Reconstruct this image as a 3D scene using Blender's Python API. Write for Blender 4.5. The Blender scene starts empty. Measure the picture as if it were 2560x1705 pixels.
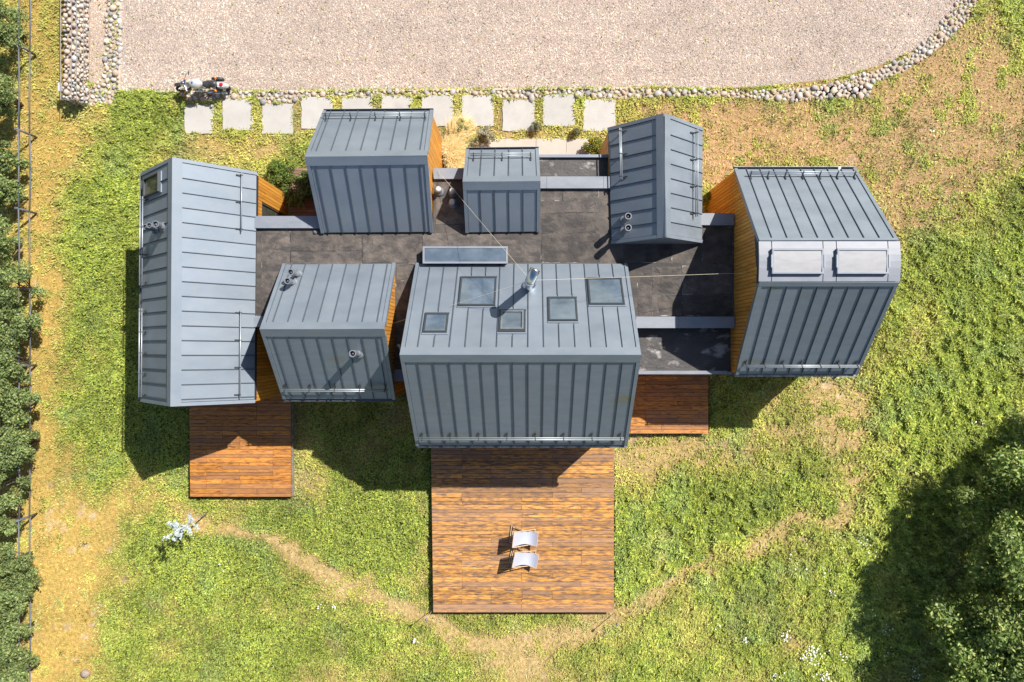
import bpy, math, random
import numpy as np
from mathutils import Vector, Matrix

random.seed(11)
rng = np.random.default_rng(11)
scene = bpy.context.scene
COL = scene.collection
R = math.radians

# ------------------------------------------------------------------ camera, sky, sun, exposure
FPX, X0, Y0, HC = 1860.0, 1290.0, 860.0, 30.2      # focal length in photo pixels, nadir pixel, camera height
cam_d = bpy.data.cameras.new('camera')
cam = bpy.data.objects.new('camera', cam_d); COL.objects.link(cam)
cam.location = (0, 0, HC); cam.rotation_euler = (0, 0, 0)
cam_d.sensor_width = 36.0; cam_d.lens = 36.0 * FPX / 2560.0
cam_d.shift_x = -10 / 2560.0; cam_d.shift_y = 7.5 / 2560.0
cam_d.clip_start = 0.5; cam_d.clip_end = 2000
scene.camera = cam

SUN = Vector((0.66, 0.59, 1.0)).normalized()
elev = math.asin(SUN.z)
world = bpy.data.worlds.new('World'); scene.world = world; world.use_nodes = True
wn, wl = world.node_tree.nodes, world.node_tree.links
sky = wn.new('ShaderNodeTexSky'); sky.sky_type = 'NISHITA'; sky.sun_disc = False
sky.sun_elevation = elev; sky.sun_rotation = math.atan2(SUN.x, SUN.y)
sky.air_density = 1.0; sky.dust_density = 1.0
bg = wn['Background']; bg.inputs['Strength'].default_value = 0.068
wl.new(sky.outputs['Color'], bg.inputs['Color'])
sd = bpy.data.lights.new('sun', 'SUN'); sd.energy = 5.0; sd.angle = R(0.53); sd.color = (1.0, 0.95, 0.87)
so = bpy.data.objects.new('sun', sd); COL.objects.link(so)
so.rotation_euler = SUN.to_track_quat('Z', 'Y').to_euler(); so.location = (20, 18, 30)
vs = scene.view_settings
vs.view_transform = 'Standard'; vs.look = 'None'; vs.gamma = 1.0; vs.exposure = 0.60
vs.use_curve_mapping = False
scene.cycles.max_bounces = 5; scene.cycles.diffuse_bounces = 2; scene.cycles.glossy_bounces = 3
scene.cycles.transmission_bounces = 3; scene.cycles.transparent_max_bounces = 4

# ------------------------------------------------------------------ helpers
def P(px, py, z=0.0):
    k = (HC - z) / FPX
    return Vector(((px - X0) * k, (Y0 - py) * k, z))

def on_plane(px, py, p0, n):
    d = Vector(((px - X0) / FPX, (Y0 - py) / FPX, -1.0)); o = Vector((0, 0, HC))
    return o + d * ((p0 - o).dot(n) / d.dot(n))

def tag(o, label=None, cat=None, group=None, kind=None):
    if label: o['label'] = label
    if cat: o['category'] = cat
    if group: o['group'] = group
    if kind: o['kind'] = kind
    return o

def link(name, data, parent=None, loc=None):
    o = bpy.data.objects.new(name, data); COL.objects.link(o)
    if parent: o.parent = parent
    if loc is not None: o.location = loc
    return o

def empty(name, loc=(0, 0, 0)):
    o = link(name, None, None, loc); o.empty_display_size = .2
    return o

class MB:
    """collects shapes into one mesh"""
    def __init__(s): s.v = []; s.f = []
    def quadbox(s, c):        # 8 corners: bottom 4, top 4
        b = len(s.v); s.v += [tuple(x) for x in c]
        for q in ((3, 2, 1, 0), (4, 5, 6, 7), (0, 1, 5, 4), (1, 2, 6, 5), (2, 3, 7, 6), (3, 0, 4, 7)):
            s.f.append(tuple(b + i for i in q))
        return s
    def box(s, x0, x1, y0, y1, z0, z1):
        return s.quadbox([(x0, y0, z0), (x1, y0, z0), (x1, y1, z0), (x0, y1, z0),
                          (x0, y0, z1), (x1, y0, z1), (x1, y1, z1), (x0, y1, z1)])
    def tube(s, pts, r, n=8, cap=True):
        pts = [Vector(p) for p in pts]; rs = r if isinstance(r, (list, tuple)) else [r] * len(pts)
        rings = []
        for i, p in enumerate(pts):
            a = pts[max(i - 1, 0)]; c = pts[min(i + 1, len(pts) - 1)]
            t = (c - a); t = t.normalized() if t.length > 1e-9 else Vector((0, 0, 1))
            u = t.orthogonal().normalized() if i == 0 else (u - t * u.dot(t)).normalized()
            w = t.cross(u); b = len(s.v); rings.append(b)
            for k in range(n):
                an = 2 * math.pi * k / n
                s.v.append(tuple(p + (u * math.cos(an) + w * math.sin(an)) * rs[i]))
        for i in range(len(pts) - 1):
            for k in range(n):
                s.f.append((rings[i] + k, rings[i] + (k + 1) % n, rings[i + 1] + (k + 1) % n, rings[i + 1] + k))
        if cap:
            s.f.append(tuple(rings[0] + k for k in reversed(range(n)))); s.f.append(tuple(rings[-1] + k for k in range(n)))
        return s
    def build(s, name, mat, parent=None, smooth=False, loc=None):
        me = bpy.data.meshes.new(name); me.from_pydata(s.v, [], s.f); me.update()
        if smooth:
            me.polygons.foreach_set('use_smooth', [len(p.vertices) < 6 for p in me.polygons])
        me.materials.append(mat)
        return link(name, me, parent, loc)

def np_mesh(name, V, F, mat, col=None, smooth=False, parent=None):
    """V (n,3), F (m,3) arrays"""
    me = bpy.data.meshes.new(name)
    me.vertices.add(len(V)); me.vertices.foreach_set('co', np.ascontiguousarray(V, dtype=np.float32).ravel())
    k = F.shape[1]
    me.loops.add(F.size); me.loops.foreach_set('vertex_index', np.ascontiguousarray(F, dtype=np.int32).ravel())
    me.polygons.add(len(F)); me.polygons.foreach_set('loop_start', np.arange(0, F.size, k, dtype=np.int32))
    if smooth: me.polygons.foreach_set('use_smooth', np.ones(len(F), dtype=bool))
    me.update(calc_edges=True)
    if col is not None:
        a = me.color_attributes.new('Col', 'FLOAT_COLOR', 'POINT')
        c = np.ones((len(V), 4), dtype=np.float32); c[:, :3] = col
        a.data.foreach_set('color', c.ravel())
    me.materials.append(mat)
    return link(name, me, parent)

_tab = rng.random((16, 64, 64))
def vnoise(x, y, scale, seed=0):
    t = _tab[seed % 16]; x = np.asarray(x) * scale + 17.3 * seed; y = np.asarray(y) * scale + 9.1 * seed
    xi = np.floor(x).astype(int); yi = np.floor(y).astype(int); fx = x - xi; fy = y - yi
    fx = fx * fx * (3 - 2 * fx); fy = fy * fy * (3 - 2 * fy)
    g = lambda a, b: t[a % 64, b % 64]
    return (g(xi, yi) * (1 - fx) + g(xi + 1, yi) * fx) * (1 - fy) + (g(xi, yi + 1) * (1 - fx) + g(xi + 1, yi + 1) * fx) * fy
def fbm(x, y, scale, seed=0, octs=3):
    s = 0; a = 1; tot = 0
    for i in range(octs):
        s = s + a * vnoise(x, y, scale * 2 ** i, seed + i); tot += a; a *= .55
    return s / tot
def sstep(a, b, x):
    t = np.clip((x - a) / (b - a), 0, 1); return t * t * (3 - 2 * t)

# ------------------------------------------------------------------ materials
def pbr(name, c1, c2=None, scale=(4, 4, 4), rough=.6, metal=0., bump=0., bscale=(40, 40, 40), rnd=0., c3=None, s3=(1, 1, 1),
        t3=(.5, .7), spec=.5, offs=False, lo=.35, hi=.65, attr=False, coat=0., detail=5, emis=None, rough2=None, c4=None):
    m = bpy.data.materials.new(name); m.use_nodes = True
    N, L = m.node_tree.nodes, m.node_tree.links; b = N['Principled BSDF']
    b.inputs['Roughness'].default_value = rough; b.inputs['Metallic'].default_value = metal
    b.inputs['Specular IOR Level'].default_value = spec; b.inputs['Coat Weight'].default_value = coat
    geo = N.new('ShaderNodeNewGeometry'); pos = geo.outputs['Position']
    oi = N.new('ShaderNodeObjectInfo')
    if offs:
        ad = N.new('ShaderNodeVectorMath'); ad.operation = 'ADD'; mu = N.new('ShaderNodeMath'); mu.operation = 'MULTIPLY'
        mu.inputs[1].default_value = 57.; L.new(oi.outputs['Random'], mu.inputs[0]); L.new(pos, ad.inputs[0]); L.new(mu.outputs[0], ad.inputs[1]); pos = ad.outputs[0]
    def noise(sc, det=detail):
        mp = N.new('ShaderNodeMapping'); mp.inputs['Scale'].default_value = sc; L.new(pos, mp.inputs['Vector'])
        n = N.new('ShaderNodeTexNoise'); n.inputs['Scale'].default_value = 1; n.inputs['Detail'].default_value = det; n.inputs['Roughness'].default_value = .6
        L.new(mp.outputs[0], n.inputs['Vector']); return n.outputs['Fac']
    def rng_(f, a, b_):
        r = N.new('ShaderNodeMapRange'); r.inputs['From Min'].default_value = a; r.inputs['From Max'].default_value = b_
        L.new(f, r.inputs['Value']); return r.outputs['Result']
    def mix(f, A, B, mode='MIX'):
        x = N.new('ShaderNodeMix'); x.data_type = 'RGBA'; x.blend_type = mode
        if isinstance(f, float): x.inputs['Factor'].default_value = f
        else: L.new(f, x.inputs['Factor'])
        for s, v in ((x.inputs['A'], A), (x.inputs['B'], B)):
            if isinstance(v, (tuple, list)): s.default_value = (*v, 1)
            else: L.new(v, s)
        return x.outputs['Result']
    if attr:
        at = N.new('ShaderNodeVertexColor'); at.layer_name = 'Col'; c = at.outputs['Color']
        if c2 is not None:
            g = rng_(noise(scale), lo, hi); c = mix(g, mix(1., c, c1, 'MULTIPLY'), mix(1., c, c2, 'MULTIPLY'))
    elif c2 is not None:
        c = mix(rng_(noise(scale), lo, hi), c1, c2)
    else: c = None
    if c3 is not None: c = mix(rng_(noise(s3), *t3), c if c is not None else c1, c3)
    if c4 is not None:
        q = N.new('ShaderNodeMath'); q.operation = 'MULTIPLY'; q.inputs[1].default_value = 13.7; L.new(oi.outputs['Random'], q.inputs[0])
        q2 = N.new('ShaderNodeMath'); q2.operation = 'FRACT'; L.new(q.outputs[0], q2.inputs[0])
        rr_ = rng_(q2.outputs[0], .35, 1.0); N[-1].inputs['To Max'].default_value = .8; c = mix(rr_, c if c is not None else c1, c4)
    if rnd:
        r = rng_(oi.outputs['Random'], 0, 1); N[-1].inputs['To Min'].default_value = 1 - rnd; N[-1].inputs['To Max'].default_value = 1 + rnd
        c = mix(1., c if c is not None else c1, r, 'MULTIPLY')
    if c is None: b.inputs['Base Color'].default_value = (*c1, 1)
    else: L.new(c, b.inputs['Base Color'])
    if rough2:
        r = rng_(noise(scale), .3, .7); N[-1].inputs['To Min'].default_value = rough; N[-1].inputs['To Max'].default_value = rough2
        L.new(r, b.inputs['Roughness'])
    if bump:
        bp = N.new('ShaderNodeBump'); bp.inputs['Strength'].default_value = 1; bp.inputs['Distance'].default_value = bump
        L.new(noise(bscale), bp.inputs['Height']); L.new(bp.outputs[0], b.inputs['Normal'])
    return m

def leafmat(name, trans=.25, rough=.5):
    m = bpy.data.materials.new(name); m.use_nodes = True
    N, L = m.node_tree.nodes, m.node_tree.links; b = N['Principled BSDF']
    at = N.new('ShaderNodeVertexColor'); at.layer_name = 'Col'
    b.inputs['Roughness'].default_value = rough; b.inputs['Specular IOR Level'].default_value = .4
    L.new(at.outputs['Color'], b.inputs['Base Color'])
    t = N.new('ShaderNodeBsdfTranslucent'); L.new(at.outputs['Color'], t.inputs['Color'])
    mx = N.new('ShaderNodeMixShader'); mx.inputs[0].default_value = trans
    L.new(b.outputs[0], mx.inputs[1]); L.new(t.outputs[0], mx.inputs[2]); L.new(mx.outputs[0], N['Material Output'].inputs['Surface'])
    return m

M = {}
M['metal'] = pbr('coated zinc', (.242, .285, .338), (.278, .32, .370), scale=(.7, 1.3, 1), rough=.56, metal=.6, spec=.4, rnd=.045, rough2=.68,
                 c3=(.29, .315, .34), s3=(2.2, 5, 3), t3=(.52, .9), bump=.0015, bscale=(3, 3, 3))
M['metal_old'] = pbr('weathered zinc', (.235, .278, .326), (.27, .31, .352), scale=(1.2, 5, 2), rough=.6, metal=.6, spec=.4, rnd=.06,
                     c3=(.27, .25, .12), s3=(1.1, 1.4, 1), t3=(.62, .80), bump=.002, bscale=(3, 3, 3))
M['metal_cap'] = pbr('grey parapet zinc', (.195, .22, .26), (.25, .262, .30), scale=(1.5, 3, 2), rough=.5, metal=.0, rnd=.05)
M['joint'] = pbr('dark joint with seam shade', (.035, .042, .05), rough=.7)  # dark board joints; between roof panels, the seams' shadow put into the colour
M['seam'] = pbr('seam metal with painted shade', (.10, .125, .155), rough=.5, metal=.2)  # same metal as the panels, darkened so its colour carries the shadow line
M['gutter'] = pbr('gutter metal', (.16, .18, .20), (.24, .26, .28), scale=(6, 6, 6), rough=.45, metal=.4)
M['rail'] = pbr('rail metal', (.34, .38, .42), rough=.4, metal=.4)
M['dark'] = pbr('dark grey metal', (.06, .068, .075), rough=.45, metal=.3)
M['vent'] = pbr('vent plastic', (.14, .155, .18), (.19, .205, .23), scale=(9, 9, 9), rough=.45)
M['chrome'] = pbr('stainless steel', (.78, .79, .80), rough=.12, metal=1.)
M['glass'] = pbr('window glass', (.07, .10, .14), (.14, .18, .225), scale=(1.4, 1.4, 1.4), rough=.06, spec=.9, coat=.6)
M['glass_d'] = pbr('dark glass', (.03, .035, .03), (.10, .11, .08), scale=(4, 4, 4), rough=.08, spec=.8)
M['shutter'] = pbr('frosted cover', (.32, .318, .335), (.36, .365, .375), scale=(3, 9, 3), rough=.8, c3=(.31, .28, .26), s3=(1.5, 3, 1), t3=(.6, .95))
M['wood_wall'] = pbr('larch cladding', (.66, .32, .055), (.52, .22, .03), scale=(9, 9, .9), rough=.55, rnd=.16, offs=True,
                     c3=(.36, .13, .03), s3=(5, 5, 1.6), t3=(.55, .78), bump=.003, bscale=(40, 40, 3))
M['wood_deck'] = pbr('oiled deck board', (.72, .37, .085), (.36, .15, .042), scale=(4, 34, 16), rough=.6, rnd=.22, offs=True, c4=(.27, .165, .11),
                     c3=(.14, .085, .07), s3=(2.6, 13, 5), t3=(.44, .64), bump=.003, bscale=(3, 60, 60), spec=.4)
M['wood_deck_new'] = pbr('rich oiled deck board', (.66, .29, .055), (.38, .14, .032), scale=(4, 34, 16), rough=.5, rnd=.2, offs=True, c4=(.30, .15, .075),
                     c3=(.12, .055, .04), s3=(3.0, 15, 5), t3=(.48, .70), bump=.003, bscale=(3, 60, 60), spec=.4)
M['wood_old'] = pbr('weathered patio board', (.30, .17, .12), (.16, .09, .07), scale=(2, 16, 10), rough=.7, rnd=.25, offs=True, bump=.004, bscale=(3, 50, 50))
M['deck_under'] = pbr('dark joists', (.035, .025, .02), rough=.9)
M['wood_side'] = pbr('grey weathered fascia', (.30, .25, .21), (.20, .16, .14), scale=(3, 9, 9), rough=.8, rnd=.2)
M['beech'] = pbr('pale beech', (.62, .47, .32), (.50, .36, .23), scale=(20, 20, 20), rough=.5)
M['canvas'] = pbr('pale canvas', (.37, .39, .48), (.41, .43, .52), scale=(60, 60, 60), rough=.85)
M['memb'] = pbr('roofing felt', (.058, .050, .046), (.128, .106, .092), scale=(1.1, 1.4, 1), rough=.75, lo=.38, hi=.62, rough2=.9,
                c3=(.052, .047, .045), s3=(.55, 1.3, 1), t3=(.50, .62), bump=.03, bscale=(6, 9, 5))
M['memb2'] = pbr('roofing felt sheet', (.052, .045, .042), (.132, .109, .094), scale=(2.2, 2.9, 1), rough=.75, rnd=.30, lo=.38, hi=.66, offs=True,
                 c3=(.046, .041, .040), s3=(1.2, 2.6, 1), t3=(.52, .66), bump=.032, bscale=(7, 9, 5))
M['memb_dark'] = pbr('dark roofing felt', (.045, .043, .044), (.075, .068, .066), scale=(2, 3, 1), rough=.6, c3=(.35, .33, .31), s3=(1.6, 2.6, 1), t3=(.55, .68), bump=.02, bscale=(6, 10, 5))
M['concrete'] = pbr('pale concrete', (.40, .388, .368), (.45, .435, .415), scale=(1.8, 1.8, 1.8), rough=.85, rnd=.035, c3=(.32, .31, .30), s3=(.9, .9, 1), t3=(.55, .8), bump=.002, bscale=(60, 60, 60))
M['path_c'] = pbr('warm concrete', (.42, .385, .34), (.47, .43, .38), scale=(1.5, 1.5, 1.5), rough=.85, bump=.002, bscale=(60, 60, 60))
M['soil'] = pbr('soil', (.34, .27, .20), (.44, .36, .28), scale=(4, 4, 4), rough=.95)
M['ground'] = pbr('meadow ground', (.62, .62, .62), (1.25, 1.25, 1.2), attr=True, scale=(7, 7, 7), rough=.95, detail=8, bump=.03, bscale=(18, 18, 18), spec=.1)
M['gravelbed'] = pbr('gravel bed', (.30, .235, .20), (.46, .38, .33), scale=(28, 28, 28), rough=.9, detail=3, bump=.02, bscale=(30, 30, 30))
M['pebble'] = pbr('gravel stone', (.9, .9, .9), (1.08, 1.08, 1.08), attr=True, scale=(20, 20, 20), rough=.85)
M['cobble'] = [pbr('cobble ' + n, a, b, scale=(14, 14, 14), rough=.75, rnd=.16, offs=True, bump=.004, bscale=(50, 50, 50)) for n, a, b in
               (('grey', (.36, .34, .325), (.47, .445, .43)), ('pink', (.44, .32, .25), (.52, .40, .33)), ('cream', (.48, .39, .30), (.56, .48, .39)),
                ('dark', (.24, .24, .25), (.33, .325, .32)), ('white', (.50, .48, .46), (.60, .58, .55)))]
M['edging'] = pbr('concrete edging', (.44, .38, .31), (.54, .47, .39), scale=(6, 6, 6), rough=.9)
M['grass'] = leafmat('grass blades', .30, .6)
M['leaf'] = leafmat('foliage', .33, .45)
M['straw'] = leafmat('straw blades', .35, .6)
M['bark'] = pbr('bark', (.10, .075, .055), (.17, .13, .10), scale=(9, 9, 3), rough=.9)
M['petal'] = pbr('white petals', (.80, .80, .76), rough=.7)
M['fence'] = pbr('weathered fence rail', (.09, .10, .12), (.15, .16, .18), scale=(9, 2, 9), rough=.7)
M['wire'] = pbr('galvanised wire', (.45, .46, .48), rough=.4, metal=.6)
M['black'] = pbr('black rubber', (.022, .022, .024), rough=.6)
M['leather'] = pbr('black leather seat', (.045, .045, .05), rough=.4)
M['silver'] = pbr('silver paint', (.62, .65, .68), rough=.3, metal=.3, coat=.8)
M['red'] = pbr('red lens', (.65, .01, .02), rough=.2)
M['orange'] = pbr('orange lens', (.85, .25, .02), rough=.2)
M['white'] = pbr('white plastic', (.50, .50, .51), rough=.4)
M['rope'] = pbr('pale rope', (.62, .56, .42), rough=.7)
M['silverleaf'] = leafmat('silver foliage', .15, .5)
M['boulder'] = pbr('mottled boulder', (.20, .16, .14), (.36, .28, .24), scale=(9, 9, 9), rough=.85)

# ------------------------------------------------------------------ lawn fields (dryness of the meadow)
GA = [(110, 500, 70, 520, .35), (190, 330, 110, 180, .25), (370, 290, 95, 75, -.6), (590, 372, 140, 45, .5), (250, 700, 80, 330, -.35),
      (300, 620, 80, 120, -.2), (150, 1000, 60, 300, .12), (150, 1350, 110, 130, .45), (270, 1290, 90, 60, .35), (200, 1500, 80, 180, .45),
      (130, 1640, 60, 90, .35), (350, 1215, 60, 50, .35), (790, 1180, 45, 80, .42), (470, 1500, 260, 160, -.2), (950, 1350, 150, 120, -.3),
      (1290, 1650, 90, 70, .6), (1400, 1590, 80, 30, .4), (1720, 1130, 160, 45, .6), (1620, 1180, 80, 80, .35), (2050, 1010, 150, 90, .5),
      (2110, 1110, 50, 150, .35), (2180, 960, 40, 160, .25), (2100, 1340, 70, 50, .35), (1990, 1480, 60, 180, .25), (2000, 340, 340, 110, .75),
      (2350, 200, 260, 170, .6), (1800, 480, 90, 200, .6), (2230, 560, 130, 110, .4), (2370, 430, 150, 110, .3), (2520, 330, 110, 170, .3),
      (2290, 800, 60, 80, .3), (1760, 1250, 130, 80, -.5), (1800, 1400, 160, 60, -.3), (2380, 700, 110, 100, -.3), (2400, 980, 150, 220, -.4),
      (1700, 243, 200, 16, -.45), (2070, 255, 80, 22, -.45), (1000, 290, 620, 60, .35), (1240, 335, 280, 28, .4), (700, 1330, 160, 60, -.2),
      (380, 1120, 110, 200, -.25), (560, 1400, 110, 60, -.15), (2560, 600, 80, 200, -.1), (1660, 360, 160, 60, .3), (640, 1560, 260, 100, -.2),
      (620, 1275, 110, 35, .15), (470, 1290, 60, 40, .2), (1650, 1540, 120, 50, .1), (60, 1200, 60, 600, .3), (2480, 150, 120, 120, .1)]
PATHS = [([(500, 1285), (640, 1345), (740, 1400), (830, 1445), (930, 1485), (1000, 1520), (1070, 1550), (1150, 1590), (1240, 1640)], 21, 1.0),
         ([(1330, 1620), (1420, 1595), (1540, 1545), (1620, 1490), (1700, 1450), (1790, 1395), (1880, 1370), (1990, 1310), (2080, 1290)], 21, .75),
         ([(300, 1270), (210, 1400), (220, 1550), (200, 1700)], 34, .35), ([(500, 1285), (400, 1240), (320, 1265)], 25, .35),
         ([(2120, 950), (2140, 1080), (2130, 1200), (2080, 1290)], 20, .35)]
def seg_d(px, py, pts):
    d = np.full(np.shape(px), 1e9)
    for (ax, ay), (bx, by) in zip(pts[:-1], pts[1:]):
        t = np.clip(((px - ax) * (bx - ax) + (py - ay) * (by - ay)) / ((bx - ax) ** 2 + (by - ay) ** 2), 0, 1)
        d = np.minimum(d, np.hypot(px - ax - t * (bx - ax), py - ay - t * (by - ay)))
    return d
K0 = FPX / HC
def dryness(X, Y):
    px = X0 + X * K0; py = Y0 - Y * K0
    wx = px + 34 * (fbm(X, Y, .9, 1) - .5) * 2; wy = py + 34 * (fbm(X, Y, .9, 5) - .5) * 2
    f = np.full(np.shape(px), .28) + .27 * sstep(190, 90, wx)
    for cx, cy, rx, ry, a in GA:
        f = f + a * np.exp(-(((wx - cx) / rx) ** 2 + ((wy - cy) / ry) ** 2))
    for pts, w, a in PATHS:
        f = f + a * np.exp(-(seg_d(wx, wy, pts) / w) ** 2)
    f = f + 1.0 * (fbm(X, Y, .75, 2, 4) - .5) + .45 * (fbm(X, Y, 3.2, 7, 2) - .5)
    return np.clip(f, 0, 1)

# ------------------------------------------------------------------ ground
YARD = [(303, -140), (303, 60), (298, 226), (700, 226), (1100, 222), (1500, 219), (1620, 216), (1760, 221), (1880, 219), (1980, 208), (2090, 196), (2170, 172), (2240, 148),
        (2310, 112), (2350, 70), (2395, 10), (2440, -60), (2480, -140)]
PLOT = [(201, -140), (200, 205), (258, 214), (268, 120), (270, -140)]
WESTB = [(268, -140), (266, 60), (262, 190), (235, 216), (192, 214), (184, 250), (225, 262), (280, 256), (296, 225), (304, 120), (306, -140)]
SOUTHB = [(455, 236), (480, 256), (560, 250), (640, 240), (650, 257), (740, 257), (755, 242), (1000, 238), (1230, 236), (1262, 248), (1345, 248), (1360, 236), (1440, 236), (1455, 246),
          (1560, 247), (1700, 241), (1820, 243), (1900, 246), (1990, 252), (2100, 245), (2172, 240), (2175, 216), (2060, 214), (1980, 222), (1900, 228), (1700, 224), (1500, 223), (1100, 227), (700, 231), (480, 231)]
EASTB = [(2040, 226), (2060, 214), (2180, 180), (2240, 155), (2290, 125), (2330, 85), (2375, 30), (2420, -40), (2460, -140), (2505, -140), (2460, -20), (2420, 45), (2380, 90), (2330, 135), (2260, 178), (2190, 205), (2150, 245), (2040, 250)]
def inpoly(x, y, poly):
    x = np.asarray(x); r = np.zeros(x.shape, bool); n = len(poly)
    for i in range(n):
        (ax, ay), (bx, by) = poly[i], poly[(i + 1) % n]
        if ay == by: continue
        c = ((ay > y) != (by > y)) & (x < (bx - ax) * (y - ay) / (by - ay) + ax); r ^= c
    return r

# sheet with a fine grid where the photo looks and a coarse rim out to the horizon
gx = np.concatenate([[-600, -150, -50, -30], np.arange(-24, 24.01, .16), [30, 50, 150, 600]])
gy = np.concatenate([[-600, -150, -50, -25], np.arange(-17, 17.01, .16), [25, 50, 150, 600]])
GX, GY = np.meshgrid(gx, gy); gX, gY = GX.ravel(), GY.ravel()
dr = dryness(gX, gY); tan = np.array([.48, .345, .175]); grn = np.array([.085, .090, .022]); pink = np.array([.58, .43, .30]); org = np.array([.50, .34, .105])
gpx = X0 + gX * K0
left = sstep(700, 200, gpx)[:, None]
dc = tan * (1 - left) + org * left
BARE = [(232, 1290, 9), (178, 1377, 8), (212, 1365, 10), (272, 1374, 9), (250, 1515, 7), (238, 1536, 9), (138, 1567, 6), (168, 1568, 11), (232, 1564, 9), (212, 1592, 9), (190, 1646, 7), (310, 1450, 12), (265, 1552, 6),
        (1850, 1318, 13), (1868, 1335, 15), (2005, 1346, 11), (2066, 962, 14), (2140, 925, 14), (2100, 990, 10), (1700, 560, 9), (1585, 1100, 13), (1990, 1250, 7), (1810, 1105, 12), (320, 545, 9), (455, 1262, 7), (1660, 1205, 9)]
def bare(X, Y):
    px, py = X0 + X * K0 + 9 * (fbm(X, Y, 4, 2, 2) - .5), Y0 - Y * K0 + 9 * (fbm(X, Y, 4, 5, 2) - .5); b = np.zeros(np.shape(X))
    for cx, cy, q in BARE: b = np.maximum(b, np.exp(-(((px - cx) / q) ** 2 + ((py - cy) / (q * .8)) ** 2) ** 2))
    return b
pk = np.maximum(sstep(.72, .86, fbm(gX, gY, 1.6, 11, 3)) * sstep(.45, .8, dr), bare(gX, gY))[:, None]
dc = dc * (1 - pk) + pink * pk
urg = (sstep(1450, 1700, gpx) * sstep(900, 600, Y0 - gY * K0))[:, None]; dc = dc * (1 - urg * np.array([.02, .12, .0]))
gc = grn * (1 - dr[:, None]) + dc * dr[:, None]
nx, ny = len(gx), len(gy)
ii = (np.arange(ny - 1)[:, None] * nx + np.arange(nx - 1)[None, :]).ravel()
GF = np.stack([ii, ii + 1, ii + nx + 1, ii + nx], 1)
rim = (np.abs(gX) > 24.5) | (np.abs(gY) > 17.5)
gc[rim] = (.20, .19, .07)
ground = np_mesh('ground', np.stack([gX, gY, np.zeros_like(gX)], 1), GF, M['ground'], gc, smooth=True)
tag(ground, kind='structure')

def poly_sheet(name, poly, z, mat, kind='structure', parent=None):
    mb = MB(); pts = [P(x, y, 0) for x, y in poly]
    mb.v = [(p.x, p.y, z) for p in pts]; mb.f = [tuple(reversed(range(len(pts))))]
    a = sum((pts[i].x * pts[(i + 1) % len(pts)].y - pts[(i + 1) % len(pts)].x * pts[i].y) for i in range(len(pts)))
    if a > 0: mb.f = [tuple(range(len(pts)))]
    o = mb.build(name, mat, parent)
    if kind: tag(o, kind=kind)
    return o
poly_sheet('gravel_yard', YARD, .006, M['gravelbed'])
poly_sheet('gravel_bed', PLOT, .006, M['gravelbed'])

def pebbles(name, poly, dens, rmin, rmax, pal, label):
    w = [P(x, y) for x, y in poly]; xa, xb = min(p.x for p in w), max(p.x for p in w); ya, yb = min(p.y for p in w), min(max(p.y for p in w), 14.9)
    n = int((xb - xa) * (yb - ya) * dens)
    x = rng.uniform(xa, xb, n); y = rng.uniform(ya, yb, n)
    k = inpoly(X0 + x * K0, Y0 - y * K0, poly); x, y = x[k], y[k]; n = len(x)
    r = rmin + (rmax - rmin) * rng.random(n) ** 1.8; m = 5
    an = np.arange(m)[None, :] * 2 * np.pi / m + rng.random(n)[:, None] * 6.28
    rr = r[:, None] * rng.uniform(.7, 1.25, (n, m)); st = rng.uniform(.6, 1., n)[:, None]; ro = rng.random(n)[:, None] * 3.14
    ux = np.cos(an) * rr; uy = np.sin(an) * rr * st
    bx = x[:, None] + ux * np.cos(ro) - uy * np.sin(ro); by = y[:, None] + ux * np.sin(ro) + uy * np.cos(ro)
    bz = np.full((n, m), .004) + rng.random((n, m)) * .006
    V = np.empty((n, m + 1, 3)); V[:, :m, 0] = bx; V[:, :m, 1] = by; V[:, :m, 2] = bz
    V[:, m, 0] = x + rng.normal(0, .25, n) * r; V[:, m, 1] = y + rng.normal(0, .25, n) * r; V[:, m, 2] = .008 + r * rng.uniform(.55, 1.05, n)
    base = np.arange(n)[:, None] * (m + 1)
    F = np.stack([np.stack([base[:, 0] + i, base[:, 0] + (i + 1) % m, base[:, 0] + m], 1) for i in range(m)], 1).reshape(-1, 3)
    pal = np.array(pal) * np.array([1.04, 1., .965]); c = pal[rng.integers(0, len(pal), n)] * rng.uniform(.66, 1.2, n)[:, None]
    tone = (1.03 + .42 * (fbm(x, y, .45, 3, 4) - .5) + .34 * (fbm(x, y, 2.2, 9, 2) - .5))[:, None]
    qx, qy = X0 + x * K0, Y0 - y * K0; tr = sum(np.exp(-((qy - (cy + 14 * np.sin(qx / 260 + ph))) / 13) ** 2) for cy, ph in ((70, 0), (112, .3), (165, 2)))
    tone = tone * (1 - .10 * tr[:, None] * (.4 + vnoise(x, y, 1.1, 2))[:, None])
    c = np.repeat((c * tone)[:, None, :], m + 1, 1).reshape(-1, 3)
    o = np_mesh(name, V.reshape(-1, 3), F, M['pebble'], c)
    tag(o, label, 'gravel', kind='stuff')
GP = [(.57, .475, .395), (.50, .415, .345), (.44, .38, .335), (.68, .59, .51), (.35, .295, .255), (.54, .48, .445), (.26, .23, .21), (.50, .38, .30)]
pebbles('gravel', YARD, 620, .016, .040, GP, 'pinkish grey gravel covering the wide parking yard above the house')
pebbles('gravel', PLOT, 560, .015, .036, [(.60, .47, .36), (.52, .41, .32), (.66, .55, .45), (.44, .36, .29)], 'sandy gravel in the narrow bed between gabion wall and cobble strip')

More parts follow.
